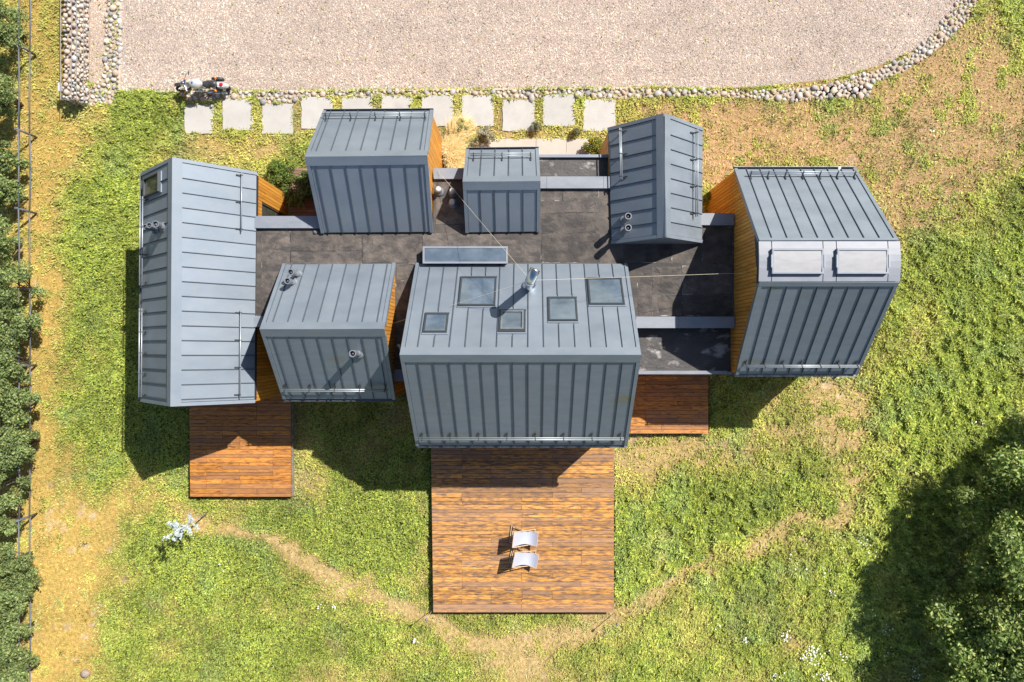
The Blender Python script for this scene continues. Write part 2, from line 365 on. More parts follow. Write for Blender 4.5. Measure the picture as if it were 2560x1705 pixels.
# stones
import bmesh
def stone_mesh(seed, sub=1):
    bm = bmesh.new(); bmesh.ops.create_icosphere(bm, subdivisions=sub, radius=1.0); r = random.Random(seed)
    ax = [Vector((r.uniform(-1, 1), r.uniform(-1, 1), r.uniform(-1, 1))).normalized() for _ in range(4)]; am = [r.uniform(-.16, .12) for _ in ax]
    for v in bm.verts:
        k = 1 + sum(a * max(0, v.co.dot(d)) ** 2 for a, d in zip(am, ax)) + r.uniform(-.03, .03); v.co *= k
    me = bpy.data.meshes.new('stone'); bm.to_mesh(me); bm.free()
    for p in me.polygons: p.use_smooth = True
    return me
STM = []
for i in range(10):
    for mi, mat in enumerate(M['cobble']):
        me = stone_mesh(100 + i); me.materials.append(mat); STM.append((me, mi))
def pick_stone():
    mi = random.choices(range(5), (32, 26, 22, 10, 10))[0]
    return random.choice([m for m, k in STM if k == mi])
def stones(parent, poly, rpx, tries, zbase=.0, cap=300, gap=.93, fl=.7):
    xs = [p[0] for p in poly]; ys = [p[1] for p in poly]; placed = []; cell = {}
    for t in range(tries):
        q = 1 - t / tries
        r = rpx[0] + (rpx[1] - rpx[0]) * (random.random() ** 1.5) * (q if q > .35 else .35)
        x = random.uniform(min(xs), max(xs)); y = random.uniform(max(min(ys), -25), max(ys))
        if not inpoly(np.array([x]), np.array([y]), poly)[0]: continue
        c = (int(x // 24), int(y // 24)); ok = True
        for a in (-1, 0, 1):
            for b in (-1, 0, 1):
                for (X, Y, Rr) in cell.get((c[0] + a, c[1] + b), ()):
                    if (X - x) ** 2 + (Y - y) ** 2 < ((Rr + r) * gap) ** 2: ok = False; break
                if not ok: break
            if not ok: break
        if ok: cell.setdefault(c, []).append((x, y, r)); placed.append((x, y, r))
    placed.sort(key=lambda s: -s[2] - (100 if s[1] > 0 else 0))
    rest = MB()
    for i, (x, y, r) in enumerate(placed):
        me = pick_stone(); rw = r / K0; p = P(x, y); st = random.uniform(.78, 1.15); rz = random.uniform(0, 6.28)
        loc = Vector((p.x, p.y, zbase + rw * fl * .55)); sc = (rw * st * 1.06, rw / st * 1.06, rw * fl)
        if i < cap:
            o = link('stone', me, parent, loc); o.scale = sc; o.rotation_euler = (random.uniform(-.2, .2), random.uniform(-.2, .2), rz)
        else:
            mt = Matrix.LocRotScale(loc, Matrix.Rotation(rz, 3, 'Z').to_euler(), sc); b = len(rest.v)
            rest.v += [tuple(mt @ v.co) for v in me.vertices]; rest.f += [tuple(b + k for k in pl.vertices) for pl in me.polygons]
    if rest.v:
        o = rest.build('small_stones', M['cobble'][2], parent, smooth=True); o['kind'] = 'stuff'
    return len(placed)
for nm, poly, tr, rp in (('cobble_border', WESTB, 30000, (4.2, 9)), ('cobble_border', SOUTHB, 44000, (4.2, 9.8)), ('cobble_border', EASTB, 34000, (3.7, 8.2))):
    b = poly_sheet(nm, poly, .010, M['soil'])
    n = stones(b, poly, rp, tr)
    print(nm, n)
# concrete edging between gravel and cobbles
mb = MB(); ep = [(297, 229), (700, 229), (1100, 225), (1500, 221.5), (1610, 220)]
for (a, b) in zip(ep[:-1], ep[1:]):
    A, B = P(*a), P(*b); mb.quadbox([(A.x, A.y - .04, 0), (B.x, B.y - .04, 0), (B.x, B.y + .04, 0), (A.x, A.y + .04, 0),
                                     (A.x, A.y - .04, .05), (B.x, B.y - .04, .05), (B.x, B.y + .04, .05), (A.x, A.y + .04, .05)])
A, B = P(304, -100), P(299, 226)
mb.quadbox([(B.x - .04, B.y, 0), (B.x + .04, B.y, 0), (A.x + .04, A.y, 0), (A.x - .04, A.y, 0), (B.x - .04, B.y, .04), (B.x + .04, B.y, .04), (A.x + .04, A.y, .04), (A.x - .04, A.y, .04)])
tag(mb.build('kerb', M['edging']), kind='structure')

# stepping slabs
SLABS = [(461, 533.5, 260.5, 334.5), (556.7, 633.5, 247, 325), (655, 732, 259, 334.5), (753, 830.6, 242.7, 321), (853.9, 931, 241, 319), (953.4, 1030.7, 239, 318),
         (1054, 1133.6, 238.6, 315), (1155.5, 1234.5, 237, 315.3), (1256.4, 1336, 249, 327), (1357, 1437.6, 236.4, 315), (1459, 1538.6, 247.6, 327)]
mb = MB(); A = P(458, 327); B = P(1541, 240); mb.v = [(A.x, A.y, .004), (B.x, A.y, .004), (B.x, B.y, .004), (A.x, B.y, .004)]; mb.f = [(0, 1, 2, 3)]
path = tag(mb.build('path', M['ground']), kind='structure')
a_ = path.data.color_attributes.new('Col', 'FLOAT_COLOR', 'POINT'); a_.data.foreach_set('color', [.28, .21, .09, 1] * 4)
def slab(x0, x1, y0, y1, z, mat, parent, name='paving_slab', jit=.012):
    A, B = P(x0, y1, z), P(x1, y0, z); n = 9; top = []
    for i in range(4 * n):
        s, t = divmod(i, n); f = t / n
        x, y = ((A.x + (B.x - A.x) * f, A.y), (B.x, A.y + (B.y - A.y) * f), (B.x - (B.x - A.x) * f, B.y), (A.x, B.y - (B.y - A.y) * f))[s]
        top.append((x + random.gauss(0, jit), y + random.gauss(0, jit), z))
    m = MB(); k = len(top); m.v = [(a, b, 0.0) for a, b, c in top] + top
    m.f = [tuple(range(k, 2 * k))] + [(i, (i + 1) % k, k + (i + 1) % k, k + i) for i in range(k)]
    return m.build(name, mat, parent)
for s in SLABS: slab(*s, .055, M['concrete'], path)
path2 = poly_sheet('path', [(1186, 346), (1492, 346), (1492, 480), (1186, 480)], .008, M['soil'])
for x0, x1 in ((1187, 1262), (1262.5, 1340), (1340.5, 1416), (1416.5, 1490)): slab(x0, x1, 347 + random.uniform(-.6, .6), 470, .05, M['path_c'], path2, 'concrete_slab', .004)

# ------------------------------------------------------------------ the house
ZE = 3.9
house = empty('house', (0, 0, 0))
tag(house, 'sprawling house of seven steep blue grey metal roofed wings joined by a dark flat roof', 'house')

class Slope:
    def __init__(s, E0, E1, R0, R1):
        s.E0, s.E1, s.R0, s.R1 = map(Vector, (E0, E1, R0, R1))
        s.n = (s.E1 - s.E0).cross(s.R0 - s.E0).normalized()
        if s.n.z < 0: s.n = -s.n
        s.L = ((s.R0 + s.R1) / 2 - (s.E0 + s.E1) / 2).length; s.W = (s.R1 - s.R0).length
    def p(s, u, v, h=0.):
        return s.E0.lerp(s.E1, u).lerp(s.R0.lerp(s.R1, u), v) + s.n * h
    def uv(s, px, py):
        q = on_plane(px, py, s.E0, s.n)
        v = (q - s.E0).dot(((s.R0 + s.R1) / 2 - (s.E0 + s.E1) / 2).normalized()) / s.L
        a = s.E0.lerp(s.R0, v); b = s.E1.lerp(s.R1, v); u = (q - a).dot((b - a)) / (b - a).length_squared
        return u, v
    def plate(s, mb, u0, u1, v0, v1, h0, h1):
        c = [s.p(u0, v0, h0), s.p(u1, v0, h0), s.p(u1, v1, h0), s.p(u0, v1, h0), s.p(u0, v0, h1), s.p(u1, v0, h1), s.p(u1, v1, h1), s.p(u0, v1, h1)]
        a = (c[1] - c[0]).cross(c[3] - c[0]).dot(s.n)
        if a < 0: c = [c[i] for i in (1, 0, 3, 2, 5, 4, 7, 6)]
        return mb.quadbox(c)

SL = {}
def build_slope(key, roof, s, us, capw=.27, trimw=.115, mat='metal', gutter=None, top=1.0, cap=True, holes=()):
    SL[key] = s
    e0, e1 = trimw / s.W, 1 - trimw / s.W
    us = sorted(u for u in us if e0 + .012 < u < e1 - .012); ed = [e0] + us + [e1]
    vc = top - (capw / s.L if cap else 0); g = .015 / s.W; v0 = .004
    for a, b in zip(ed[:-1], ed[1:]):
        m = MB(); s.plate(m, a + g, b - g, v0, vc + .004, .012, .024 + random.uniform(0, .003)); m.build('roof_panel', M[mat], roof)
    for u in us:
        w = .0085 / s.W
        spans = [(v0, vc)]
        for (ha, hb, va, vb) in holes:
            if ha < u < hb:
                ns = []
                for (a, b) in spans:
                    if vb <= a or va >= b: ns.append((a, b)); continue
                    if va > a: ns.append((a, va))
                    if vb < b: ns.append((vb, b))
                spans = ns
        m = MB()
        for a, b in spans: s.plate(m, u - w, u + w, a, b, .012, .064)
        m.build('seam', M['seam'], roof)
    if cap:
        m = MB(); s.plate(m, 0, 1, vc, top, .035, .066); kx = (1. if not key.startswith('d') else .41)
        d_ = ((s.R0 + s.R1) / 2 - (s.E0 + s.E1) / 2).normalized() * kx
        q0 = s.p(.5, vc + .02, 0); m.v = [tuple(Vector(a) + d_ * (Vector(a) - q0).dot(s.n)) if (Vector(a) - q0).dot(d_) > 0.05 * kx else a for a in m.v]
        m.build('ridge_cap', M[mat], roof)
    for a, b in ((0, e0), (e1, 1)):
        m = MB(); s.plate(m, a, b, 0, vc + .002, -.10, .062); m.build('rake_trim', M[mat], roof)
    if gutter:
        m = MB()
        d = ((s.E0 + s.E1) / 2 - (s.R0 + s.R1) / 2); d.z = 0; d.normalize()
        A, B = s.p(0, 0), s.p(1, 0)
        for o0, o1, za, zb in ((.0, .10, -.12, -.10), (.098, .112, -.12, .0)):
            c = [A + d * o0, B + d * o0, B + d * o1, A + d * o1]; c = [Vector((q.x, q.y, 0)) for q in c]
            if (c[1] - c[0]).cross(c[3] - c[0]).z < 0: c = [c[1], c[0], c[3], c[2]]
            zc = A.z - .01
            m.quadbox([Vector((q.x, q.y, zc + za)) for q in c] + [Vector((q.x, q.y, zc + zb)) for q in c])
        m.build('gutter', M['gutter'], roof)

def gable(key, label, EA, EB, RR, zr, ns_a, ns_b, mats=('metal', 'metal'), gut=(None, None), holes=((), ()), inset=.12):
    """EA, EB: eave end pixels of both slopes; RR: ridge end pixels"""
    EA = [P(*q, ZE) for q in EA]; EB = [P(*q, ZE) for q in EB]; RR = [P(*q, zr) for q in RR]
    m = MB(); d = Vector((0, 0, -.0))
    # closed body under the metal sheets
    low = Vector((0, 0, -.22)); EA0, EB0, RR0 = EA, EB, RR
    def ins(a): d_ = (a[1] - a[0]).normalized() * .10; return [a[0] + d_, a[1] - d_]
    EA, EB, RR = ins(EA), ins(EB), ins(RR)
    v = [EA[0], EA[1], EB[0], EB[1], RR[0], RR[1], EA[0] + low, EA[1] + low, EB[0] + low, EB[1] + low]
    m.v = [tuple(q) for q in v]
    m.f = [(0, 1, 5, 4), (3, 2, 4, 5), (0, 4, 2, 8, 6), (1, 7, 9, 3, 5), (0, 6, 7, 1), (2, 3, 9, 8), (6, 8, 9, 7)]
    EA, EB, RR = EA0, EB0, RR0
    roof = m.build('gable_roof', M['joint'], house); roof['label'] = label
    bm = bmesh.new(); bm.from_mesh(roof.data); bmesh.ops.recalc_face_normals(bm, faces=bm.faces); bm.to_mesh(roof.data); bm.free()
    build_slope(key + 'a', roof, Slope(EA[0], EA[1], RR[0], RR[1]), ns_a, mat=mats[0], gutter=gut[0], holes=holes[0])
    build_slope(key + 'b', roof, Slope(EB[0], EB[1], RR[0], RR[1]), ns_b, mat=mats[1], gutter=gut[1], holes=holes[1])
    # walls below
    c = (EA[0] + EA[1] + EB[0] + EB[1]) / 4; w = MB()
    q = [EA[0], EA[1], EB[1], EB[0]]; q = [Vector((c.x + (a.x - c.x) - math.copysign(inset, a.x - c.x), c.y + (a.y - c.y) - math.copysign(inset, a.y - c.y), 0)) for a in q]
    if (q[1] - q[0]).cross(q[3] - q[0]).z < 0: q = [q[1], q[0], q[3], q[2]]
    w.quadbox([Vector((a.x, a.y, 0)) for a in q] + [Vector((a.x, a.y, ZE - .225)) for a in q])
    w.build('wall', M['wood_wall'], house)
    return roof

def seam_us(first, pitch, r0, r1, extra=()):
    out = []; x = first
    while x < r1 - 3: out.append((x - r0) / (r1 - r0)); x += pitch
    return out + [(e - r0) / (r1 - r0) for e in extra]

# window boxes on the central north slope, needed for the seam gaps: pixel corners (x0, x1, y0, y1)
WINS = [(1149, 1240, 699, 770), (1061, 1120, 789, 836), (1247, 1314, 783, 836), (1371, 1443, 752, 810), (1471, 1558, 705, 770)]
ce = [(1040, 660), (1568, 660)]; cr = [(1000, 887), (1602, 887)]
s_tmp = Slope(P(*ce[0], ZE), P(*ce[1], ZE), P(*cr[0], 7.1), P(*cr[1], 7.1))
WUV = []
for x0, x1, y0, y1 in WINS:
    ua, va = s_tmp.uv((x0 + x1) / 2, y1); ub, vb = s_tmp.uv((x0 + x1) / 2, y0)
    vm = (va + vb) / 2; u0, _ = s_tmp.uv(x0, (y0 + y1) / 2); u1, _ = s_tmp.uv(x1, (y0 + y1) / 2)
    WUV.append((min(u0, u1), max(u0, u1), min(va, vb), max(va, vb)))
holes = [(a - .004, b + .004, c - .045, d + .03) for a, b, c, d in WUV]

cs = seam_us(1041.7, 39.75, 1000, 1602)
gable('cen', 'largest central roof with five roof windows and steel chimney', ce, [(1040, 1112), (1568, 1112)], cr, 7.10, cs, cs, mats=('metal', 'metal_old'), gut=(None, 1), holes=(holes, ()))
bs = seam_us(677, 37.55, 651, 962, (955,))
gable('bee', 'lower left roof with paired vents on its far slope', [(707, 662), (989.5, 660)], [(708, 996), (989, 996)], [(651, 823), (962, 823)], 6.27, bs, bs, mats=('metal', 'metal_old'), gut=(None, 1))
c1s = seam_us(785, 37.65, 762.6, 1069, (1058,))
gable('cone', 'upper left roof beside the stepping slabs', [(808, 280), (1083, 278)], [(803, 581), (1083, 579)], [(763, 394), (1069, 390)], 6.02, c1s, c1s, gut=(1, None))
c2s = seam_us(1199, 36, 1157, 1350.7)
gable('ctwo', 'smallest roof between its two taller neighbours', [(1165, 376), (1347, 374)], [(1164, 580), (1350, 578)], [(1157, 455.5), (1351, 454.5)], 5.34, c2s, c2s, gut=(1, None))
As = seam_us(404, 37.15, 393.5, 1015)
gable('aye', 'long leftmost roof with its ridge running away from the lawn', [(358, 432), (354, 1004)], [(641, 430), (636, 1007)], [(433, 394), (430, 1016)], 5.90, As, As, gut=(1, None))
c3s = seam_us(331.8 - 36.8, 36.8, 283, 593.7)
gable('cthree', 'narrow upper right roof with two vents near its lower end', [(1521, 320), (1530, 610)], [(1755, 320), (1754, 608)], [(1660, 284), (1662, 594)], 5.52, c3s, c3s)

# far right wing with a flat top
ZD = 6.9
DN = [P(1835, 424, ZE), P(2139, 424, ZE)]; DS = [P(1838, 934, ZE), P(2143, 934, ZE)]
DT = [P(1897, 604, ZD), P(2246, 604, ZD)]; DU = [P(1897, 703, ZD), P(2247, 703, ZD)]
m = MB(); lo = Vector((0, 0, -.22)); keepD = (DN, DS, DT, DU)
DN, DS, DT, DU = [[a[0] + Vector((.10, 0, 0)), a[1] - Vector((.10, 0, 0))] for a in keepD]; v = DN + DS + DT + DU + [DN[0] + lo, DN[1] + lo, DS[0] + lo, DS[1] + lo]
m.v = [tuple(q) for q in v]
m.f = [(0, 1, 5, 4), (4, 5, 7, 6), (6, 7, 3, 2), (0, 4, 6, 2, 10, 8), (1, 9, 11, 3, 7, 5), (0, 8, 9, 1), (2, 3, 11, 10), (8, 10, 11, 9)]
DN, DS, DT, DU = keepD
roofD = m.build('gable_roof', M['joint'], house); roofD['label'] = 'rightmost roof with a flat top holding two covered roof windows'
bm = bmesh.new(); bm.from_mesh(roofD.data); bmesh.ops.recalc_face_normals(bm, faces=bm.faces); bm.to_mesh(roofD.data); bm.free()
ds = seam_us(1931.5 - 0, 38.6, 1897, 2246)
build_slope('da', roofD, Slope(DN[0], DN[1], DT[0], DT[1]), ds, capw=.11, gutter=1)
build_slope('db', roofD, Slope(DS[0], DS[1], DU[0], DU[1]), ds, capw=.16, mat='metal_old', gutter=1)
# domed top strips
def strip(x0, x1, parent, mat, name='top_sheet', h=.03):
    m = MB(); n = 6; v = []
    for k in range(n + 1):
        f = k / n; yy = 603.5 + 100 * f; b = math.sin(math.pi * f) * .05
        A, B = P(x0, yy, ZD), P(x1, yy, ZD); v += [(A.x, A.y, ZD + h + b), (B.x, B.y, ZD + h + b)]
    m.v = v + [(a, b, c - .03 - (c - ZD - h)) for a, b, c in v]; o = 2 * (n + 1)
    for k in range(n): m.f += [(2 * k + 1, 2 * k, 2 * k + 2, 2 * k + 3)]
    m.f += [(0, 1, o + 1, o), (2 * n + 1, 2 * n, o + 2 * n, o + 2 * n + 1)]
    m.f += [(2 * k, o + 2 * k, o + 2 * k + 2, 2 * k + 2) for k in range(n)] + [(2 * k + 1, 2 * k + 3, o + 2 * k + 3, o + 2 * k + 1) for k in range(n)]
    m.build(name, mat, parent)
for x0, x1 in ((1896, 1927), (1929, 2055), (2057, 2088.5), (2090.5, 2217), (2219, 2249)): strip(x0, x1, roofD, M['metal_cap'])
for (xa, xb) in ((1931, 2060), (2094, 2222)):
    w = link('roof_window', None, house, (0, 0, 0)); w['label'] = 'wide roof window under a pale domed cover'
    A, B = P(xa, 684, ZD + .2), P(xb, 621, ZD + .2); z0 = ZD + .03
    fr = MB(); t = .055
    fr.box(A.x, B.x, A.y, A.y + t, z0, z0 + .17).box(A.x, B.x, B.y - t, B.y, z0, z0 + .17).box(A.x, A.x + t, A.y + t, B.y - t, z0, z0 + .165).box(B.x - t, B.x, A.y + t, B.y - t, z0, z0 + .165)
    fr.build('frame', M['metal_cap'], w)
    ym = (A.y + B.y) / 2
    for xx in (A.x - .035, B.x + .0):
        k = MB().box(xx, xx + .035, ym - .2, ym + .2, z0 + .06, z0 + .185); k.build('hinge_cover', M['metal'], w)
    sh = MB(); n = 7; vv = []
    for k in range(n + 1):
        f = k / n; y = A.y + t + (B.y - A.y - 2 * t) * f; z = z0 + .135 + .022 * math.sin(math.pi * f); vv += [(A.x + t, y, z), (B.x - t, y, z)]
    sh.v = vv; sh.f = [(2 * k, 2 * k + 1, 2 * k + 3, 2 * k + 2) for k in range(n)]
    sh.build('shutter', M['shutter'], w)
# wall of the rightmost wing
w = MB(); w.box(DN[0].x + .14, DN[1].x - .12, DS[0].y + .12, DN[0].y - .12, 0, ZE - .225); w.build('wall', M['wood_wall'], house)

# board cladding on the gable and side walls that show
def clad(X, y0, y1, zb, zt, out, pitch=.125, thick=.02, label=None, opening=None):
    """vertical boards on the plane x = X facing out (+1/-1); zb, zt: functions of y"""
    wl_ = MB(); x1 = X - out * .05
    n = max(1, int(round((y1 - y0) / pitch))); dy = (y1 - y0) / n
    ys = [y0 + dy * i for i in range(n + 1)]
    for a, b in zip(ys[:-1], ys[1:]):
        c = [(a, zb(a)), (b, zb(b)), (b, zt(b)), (a, zt(a))]
        if c[2][1] <= c[1][1] or (opening and opening[0] < (a + b) / 2 < opening[1]): continue
        i = len(wl_.v); wl_.v += [(X, q[0], q[1]) for q in c]; wl_.f.append((i, i + 1, i + 2, i + 3) if out > 0 else (i + 3, i + 2, i + 1, i))
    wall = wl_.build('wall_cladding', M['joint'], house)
    if label: wall['label'] = label
    for a, b in zip(ys[:-1], ys[1:]):
        g = .007; a2, b2 = a + g, b - g; xa, xb = sorted((X + out * .002, X + out * (thick + random.uniform(0, .004))))
        za, zb2 = zb(a2), zb(b2)
        if opening and opening[0] < (a + b) / 2 < opening[1]: za = zb2 = opening[2]
        if zt(a2) - za < .03 and zt(b2) - zb2 < .03: continue
        ta, tb = max(zt(a2), za + .01), max(zt(b2), zb2 + .01)
        m = MB().quadbox([(xa, a2, za), (xb, a2, za), (xb, b2, zb2), (xa, b2, zb2), (xa, a2, ta), (xb, a2, ta), (xb, b2, tb), (xa, b2, tb)])
        m.build('board', M['wood_wall'], wall)
    return wall
ZM = 3.82                                     # flat roof level
def roofline(ya, yb, zr, yr):                 # straight 45 degree gable between eaves ya<yb
    def f(y):
        return (ZE + (zr - ZE) * (y - ya) / (yr - ya) if y < yr else ZE + (zr - ZE) * (yb - y) / (yb - yr)) - .03
    return f
# rightmost wing, west gable
yS, yN = DS[0].y, DN[0].y; yt1, yt2 = DU[0].y, DT[0].y
def fD(y):
    if y < yt1: z = ZE + (ZD - ZE) * (y - yS) / (yt1 - yS)
    elif y > yt2: z = ZE + (ZD - ZE) * (yN - y) / (yN - yt2)
    else: z = ZD
    return z - .03
xw = DN[0].x + .05
def zbD(y):
    return ZM - .02 if P(0, 792, ZM).y < y < P(0, 560, ZM).y else (3.38 if y <= P(0, 792, ZM).y else 0.)
clad(xw, yS + .03, yN - .03, zbD, fD, -1, label='shaded board gable wall of the rightmost wing')
# upper left wing east gable
y0_, y1_ = P(0, 580, ZE).y, P(0, 279, ZE).y; xr = P(1083, 0, ZE).x - .06
clad(xr, y0_ + .03, y1_ - .03, lambda y: ZM - .02 if y < P(0, 436, ZM).y else 0., roofline(y0_, y1_, 6.02, (y0_ + y1_) / 2), 1, label='sunlit board gable wall beside the golden grass')
# lower left wing east gable
y0_, y1_ = P(0, 996, ZE).y, P(0, 660, ZE).y; xr = P(989, 0, ZE).x - .06
clad(xr, y0_ + .03, y1_ - .03, lambda y: ZM - .02 if y > P(0, 935, ZM).y else 0., roofline(y0_, y1_, 6.27, (y0_ + y1_) / 2), 1, label='narrow board gable wall facing the central wing')
# leftmost wing east wall (side wall under its eave) with a door recess
XA = P(638, 0, ZE).x - .075
yA0, yA1 = P(0, 1006, ZE).y, P(0, 430, ZE).y
wA1 = clad(XA, 4.1, yA1 - .02, lambda y: 0., lambda y: ZE - .13, 1, label='sunlit orange board wall with a door recess', opening=(4.05, P(0, 507, 3.05).y, 3.05))
clad(XA, yA0 + .02, .62, lambda y: 0., lambda y: ZE - .13, 1, label='orange board wall between the two left wings')
dr_ = link('door', None, house, (0, 0, 0)); yo = P(0, 507, 3.05).y
MB().box(XA - .01, XA - .004, 3.3, yo - .03, .1, 3.03).build('pane', M['glass_d'], dr_)
fm = MB().box(XA - .02, XA + .03, yo - .04, yo + .0, .0, 3.05).box(XA - .02, XA + .03, 3.3, yo - .04, 3.0, 3.05); fm.build('frame', M['dark'], dr_)
# narrow upper right wing west wall
XC = P(1523, 0, ZE).x + .02
clad(XC, 5.5, P(0, 322, ZE).y, lambda y: 0., lambda y: ZE - .12, -1, label='short pale board wall behind the flowering shrub')
# dark gable wall of the narrow wing above the flat roof, and the wood soffit strips beside its eaves
g = MB(); gy = P(0, 609, ZE).y + .0
g.v = [tuple(P(1530, 610, ZM)), tuple(P(1754, 608, ZM)), tuple(P(1661, 596, 5.44) + Vector((0, .02, 0)))]; g.f = [(0, 1, 2)]
g.v = [(a, gy - .004, c) for a, b, c in g.v]
g.build('gable_end', M['metal_old'], house)

# ---- flat roofs
def rect(mb, x0, x1, y0, y1, z0, z1, zz=None):
    A, B = P(x0, y1, z1), P(x1, y0, z1); return mb.box(A.x, B.x, A.y, B.y, z0, z1)
fr = MB()
for q in ((632, 1838, 566, 661), (632, 1040, 661, 792), (985, 1045, 792, 926), (1560, 1838, 661, 793), (1083, 1166, 444, 566), (1345, 1535, 466, 566), (1752, 1838, 560, 566)):
    rect(fr, q[0], q[1], q[2], q[3], ZM - .35, ZM)
fr.build('flat_roof', M['memb'], house); flat = bpy.data.objects['flat_roof']; flat['label'] = 'weathered dark felt flat roof linking all the wings'
def sheet(x0, x1, y0, y1, mat='memb2', z=ZM, k=.005, par=None):
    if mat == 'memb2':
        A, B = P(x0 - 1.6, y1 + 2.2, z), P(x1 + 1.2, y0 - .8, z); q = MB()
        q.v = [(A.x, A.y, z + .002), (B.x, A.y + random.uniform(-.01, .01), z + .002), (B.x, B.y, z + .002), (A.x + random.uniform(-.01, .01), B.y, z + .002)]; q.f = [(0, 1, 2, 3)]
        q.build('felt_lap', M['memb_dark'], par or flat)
    A, B = P(x0, y1, z), P(x1, y0, z); n = 10; top = []
    for i in range(4 * n):
        s_, t = divmod(i, n); f = t / n; j = .012
        x, y = ((A.x + (B.x - A.x) * f, A.y), (B.x, A.y + (B.y - A.y) * f), (B.x - (B.x - A.x) * f, B.y), (A.x, B.y - (B.y - A.y) * f))[s_]
        top.append((x + random.gauss(0, j), y + random.gauss(0, j), z + k))
    m = MB(); kk = len(top); m.v = [(a, b, z + .001) for a, b, c in top] + top
    m.f = [tuple(range(kk, 2 * kk))] + [(i, (i + 1) % kk, kk + (i + 1) % kk, kk + i) for i in range(kk)]
    return m.build('felt_sheet', M[mat], par or flat)
for i, q in enumerate([(655, 725, 575, 745), (727, 905, 572, 626), (727, 905, 628, 661), (907, 1055, 590, 656), (640, 700, 749, 788), (1057, 1230, 585, 617), (1232, 1352, 600, 655), (1354, 1500, 583, 655),
                       (1354, 1406, 475, 500), (1408, 1496, 475, 530), (1354, 1490, 532, 581), (1594, 1630, 690, 788), (1632, 1700, 668, 735), (1646, 1705, 742, 788), (1707, 1830, 665, 735), (1707, 1830, 740, 788),
                       (1756, 1832, 568, 660), (992, 1032, 665, 700), (990, 1022, 705, 775), (990, 1012, 780, 860), (990, 1002, 862, 920), (1090, 1160, 495, 560), (1088, 1120, 452, 490), (1560, 1680, 600, 655)]):
    sheet(*q, k=.004 + .0015 * (i % 4))
# creases in the felt
cr_ = MB()
for k in range(60):
    px = random.choice([random.uniform(660, 1040), random.uniform(1360, 1500), random.uniform(1600, 1820)]); py = random.uniform(575, 655) if px < 1500 else random.uniform(680, 780)
    if 1360 < px < 1500: py = random.uniform(480, 640)
    a = random.choice([0, 1.4]) + random.gauss(0, .35); L_ = random.uniform(.12, .55); A = P(px, py, ZM + .006); pts = []
    for t in range(4):
        A = A + Vector((math.cos(a), math.sin(a), 0)) * L_ / 4; a += random.gauss(0, .45); pts.append(A.copy())
    cr_.tube(pts, [.003, .014, .012, .003], 5)
o = cr_.build('felt_wrinkles', M['memb'], flat, smooth=True); o['kind'] = 'stuff'
# lower roofs
for nm, q, zz, lab in (('canopy_roof', (1348, 1527, 392, 444), 3.5, 'lower felt roof beside the narrow wing'), ('canopy_roof', (1592, 1840, 818, 931), 3.40, 'lower dark felt roof above the small deck')):
    m = MB(); rect(m, q[0], q[1], q[2], q[3], zz - .2, zz); c = m.build(nm, M['memb_dark'], house); c['label'] = lab
    if zz == 3.5:
        for (a, b, d_, e) in ((1352, 1392, 401, 414), (1394, 1462, 401, 414), (1464, 1524, 401, 414), (1352, 1524, 416, 440)): sheet(a, b, d_, e, 'memb_dark', zz, .004, c)
    else:
        for (a, b, d_, e) in ((1600, 1700, 822, 870), (1702, 1818, 824, 872), (1604, 1818, 874, 920)): sheet(a, b, d_, e, 'memb_dark', zz, .004, c)
# parapet caps (joined end to end from sheets)
ZC = 3.97
CAPS = [((634, 770), (770, 803), 540, 570, ZC), ((1084, 1166), 420, 447, ZC), ((1348, 1367), (1367, 1509), (1509, 1528), 441, 470.5, ZC), ((1752, 1836), 533, 562.5, ZC),
        ((1590, 1697), (1697, 1837), 791.5, 820, ZC), ((632, 656), 790, 817, ZC), ((985, 1010), 923.5, 953, ZC), ((1348, 1524), 386, 393, 3.62), ((1590, 1819), 927, 935.5, 3.52), ((1819, 1836), 929, 936, 3.52)]
for c in CAPS:
    z, y1, y0 = c[-1], c[-2], c[-3]
    for (a, b) in c[:-3]:
        m = MB(); A, B = P(a + .3, y1, z), P(b - .3, y0, z)
        m.box(A.x, B.x, A.y, B.y, z - .17, z); m.build('parapet_cap', M['metal_cap'], house)
for (x0, x1, y0, y1) in ((640, 1830, 575, 780), (1090, 1520, 450, 575), (1352, 1520, 396, 450), (1600, 1815, 780, 900)):   # walls under the flat roofs
    m = MB(); A, B = P(x0, y1, 3.5), P(x1, y0, 3.5); m.box(A.x, B.x, A.y, B.y, 0, 3.19); m.build('wall', M['wood_wall'], house)
# rooflight box
rl = link('rooflight', None, house, (0, 0, 0)); rl['label'] = 'long glazed rooflight box on the flat roof'
A, B = P(1058, 657, 4.25), P(1268, 617, 4.25)
MB().box(A.x, B.x, A.y, B.y, ZM, 4.19).build('kerb', M['metal'], rl)
f_ = MB(); t = .045
f_.box(A.x - .02, B.x + .02, A.y - .02, A.y + t, 4.17, 4.24).box(A.x - .02, B.x + .02, B.y - t, B.y + .02, 4.17, 4.24).box(A.x - .02, A.x + t, A.y + t, B.y - t, 4.17, 4.238).box(B.x - t, B.x + .02, A.y + t, B.y - t, 4.17, 4.238)
f_.build('frame', M['metal_cap'], rl)
MB().box(A.x + t, B.x - t, A.y + t, B.y - t, 4.195, 4.222).build('pane', M['glass'], rl)

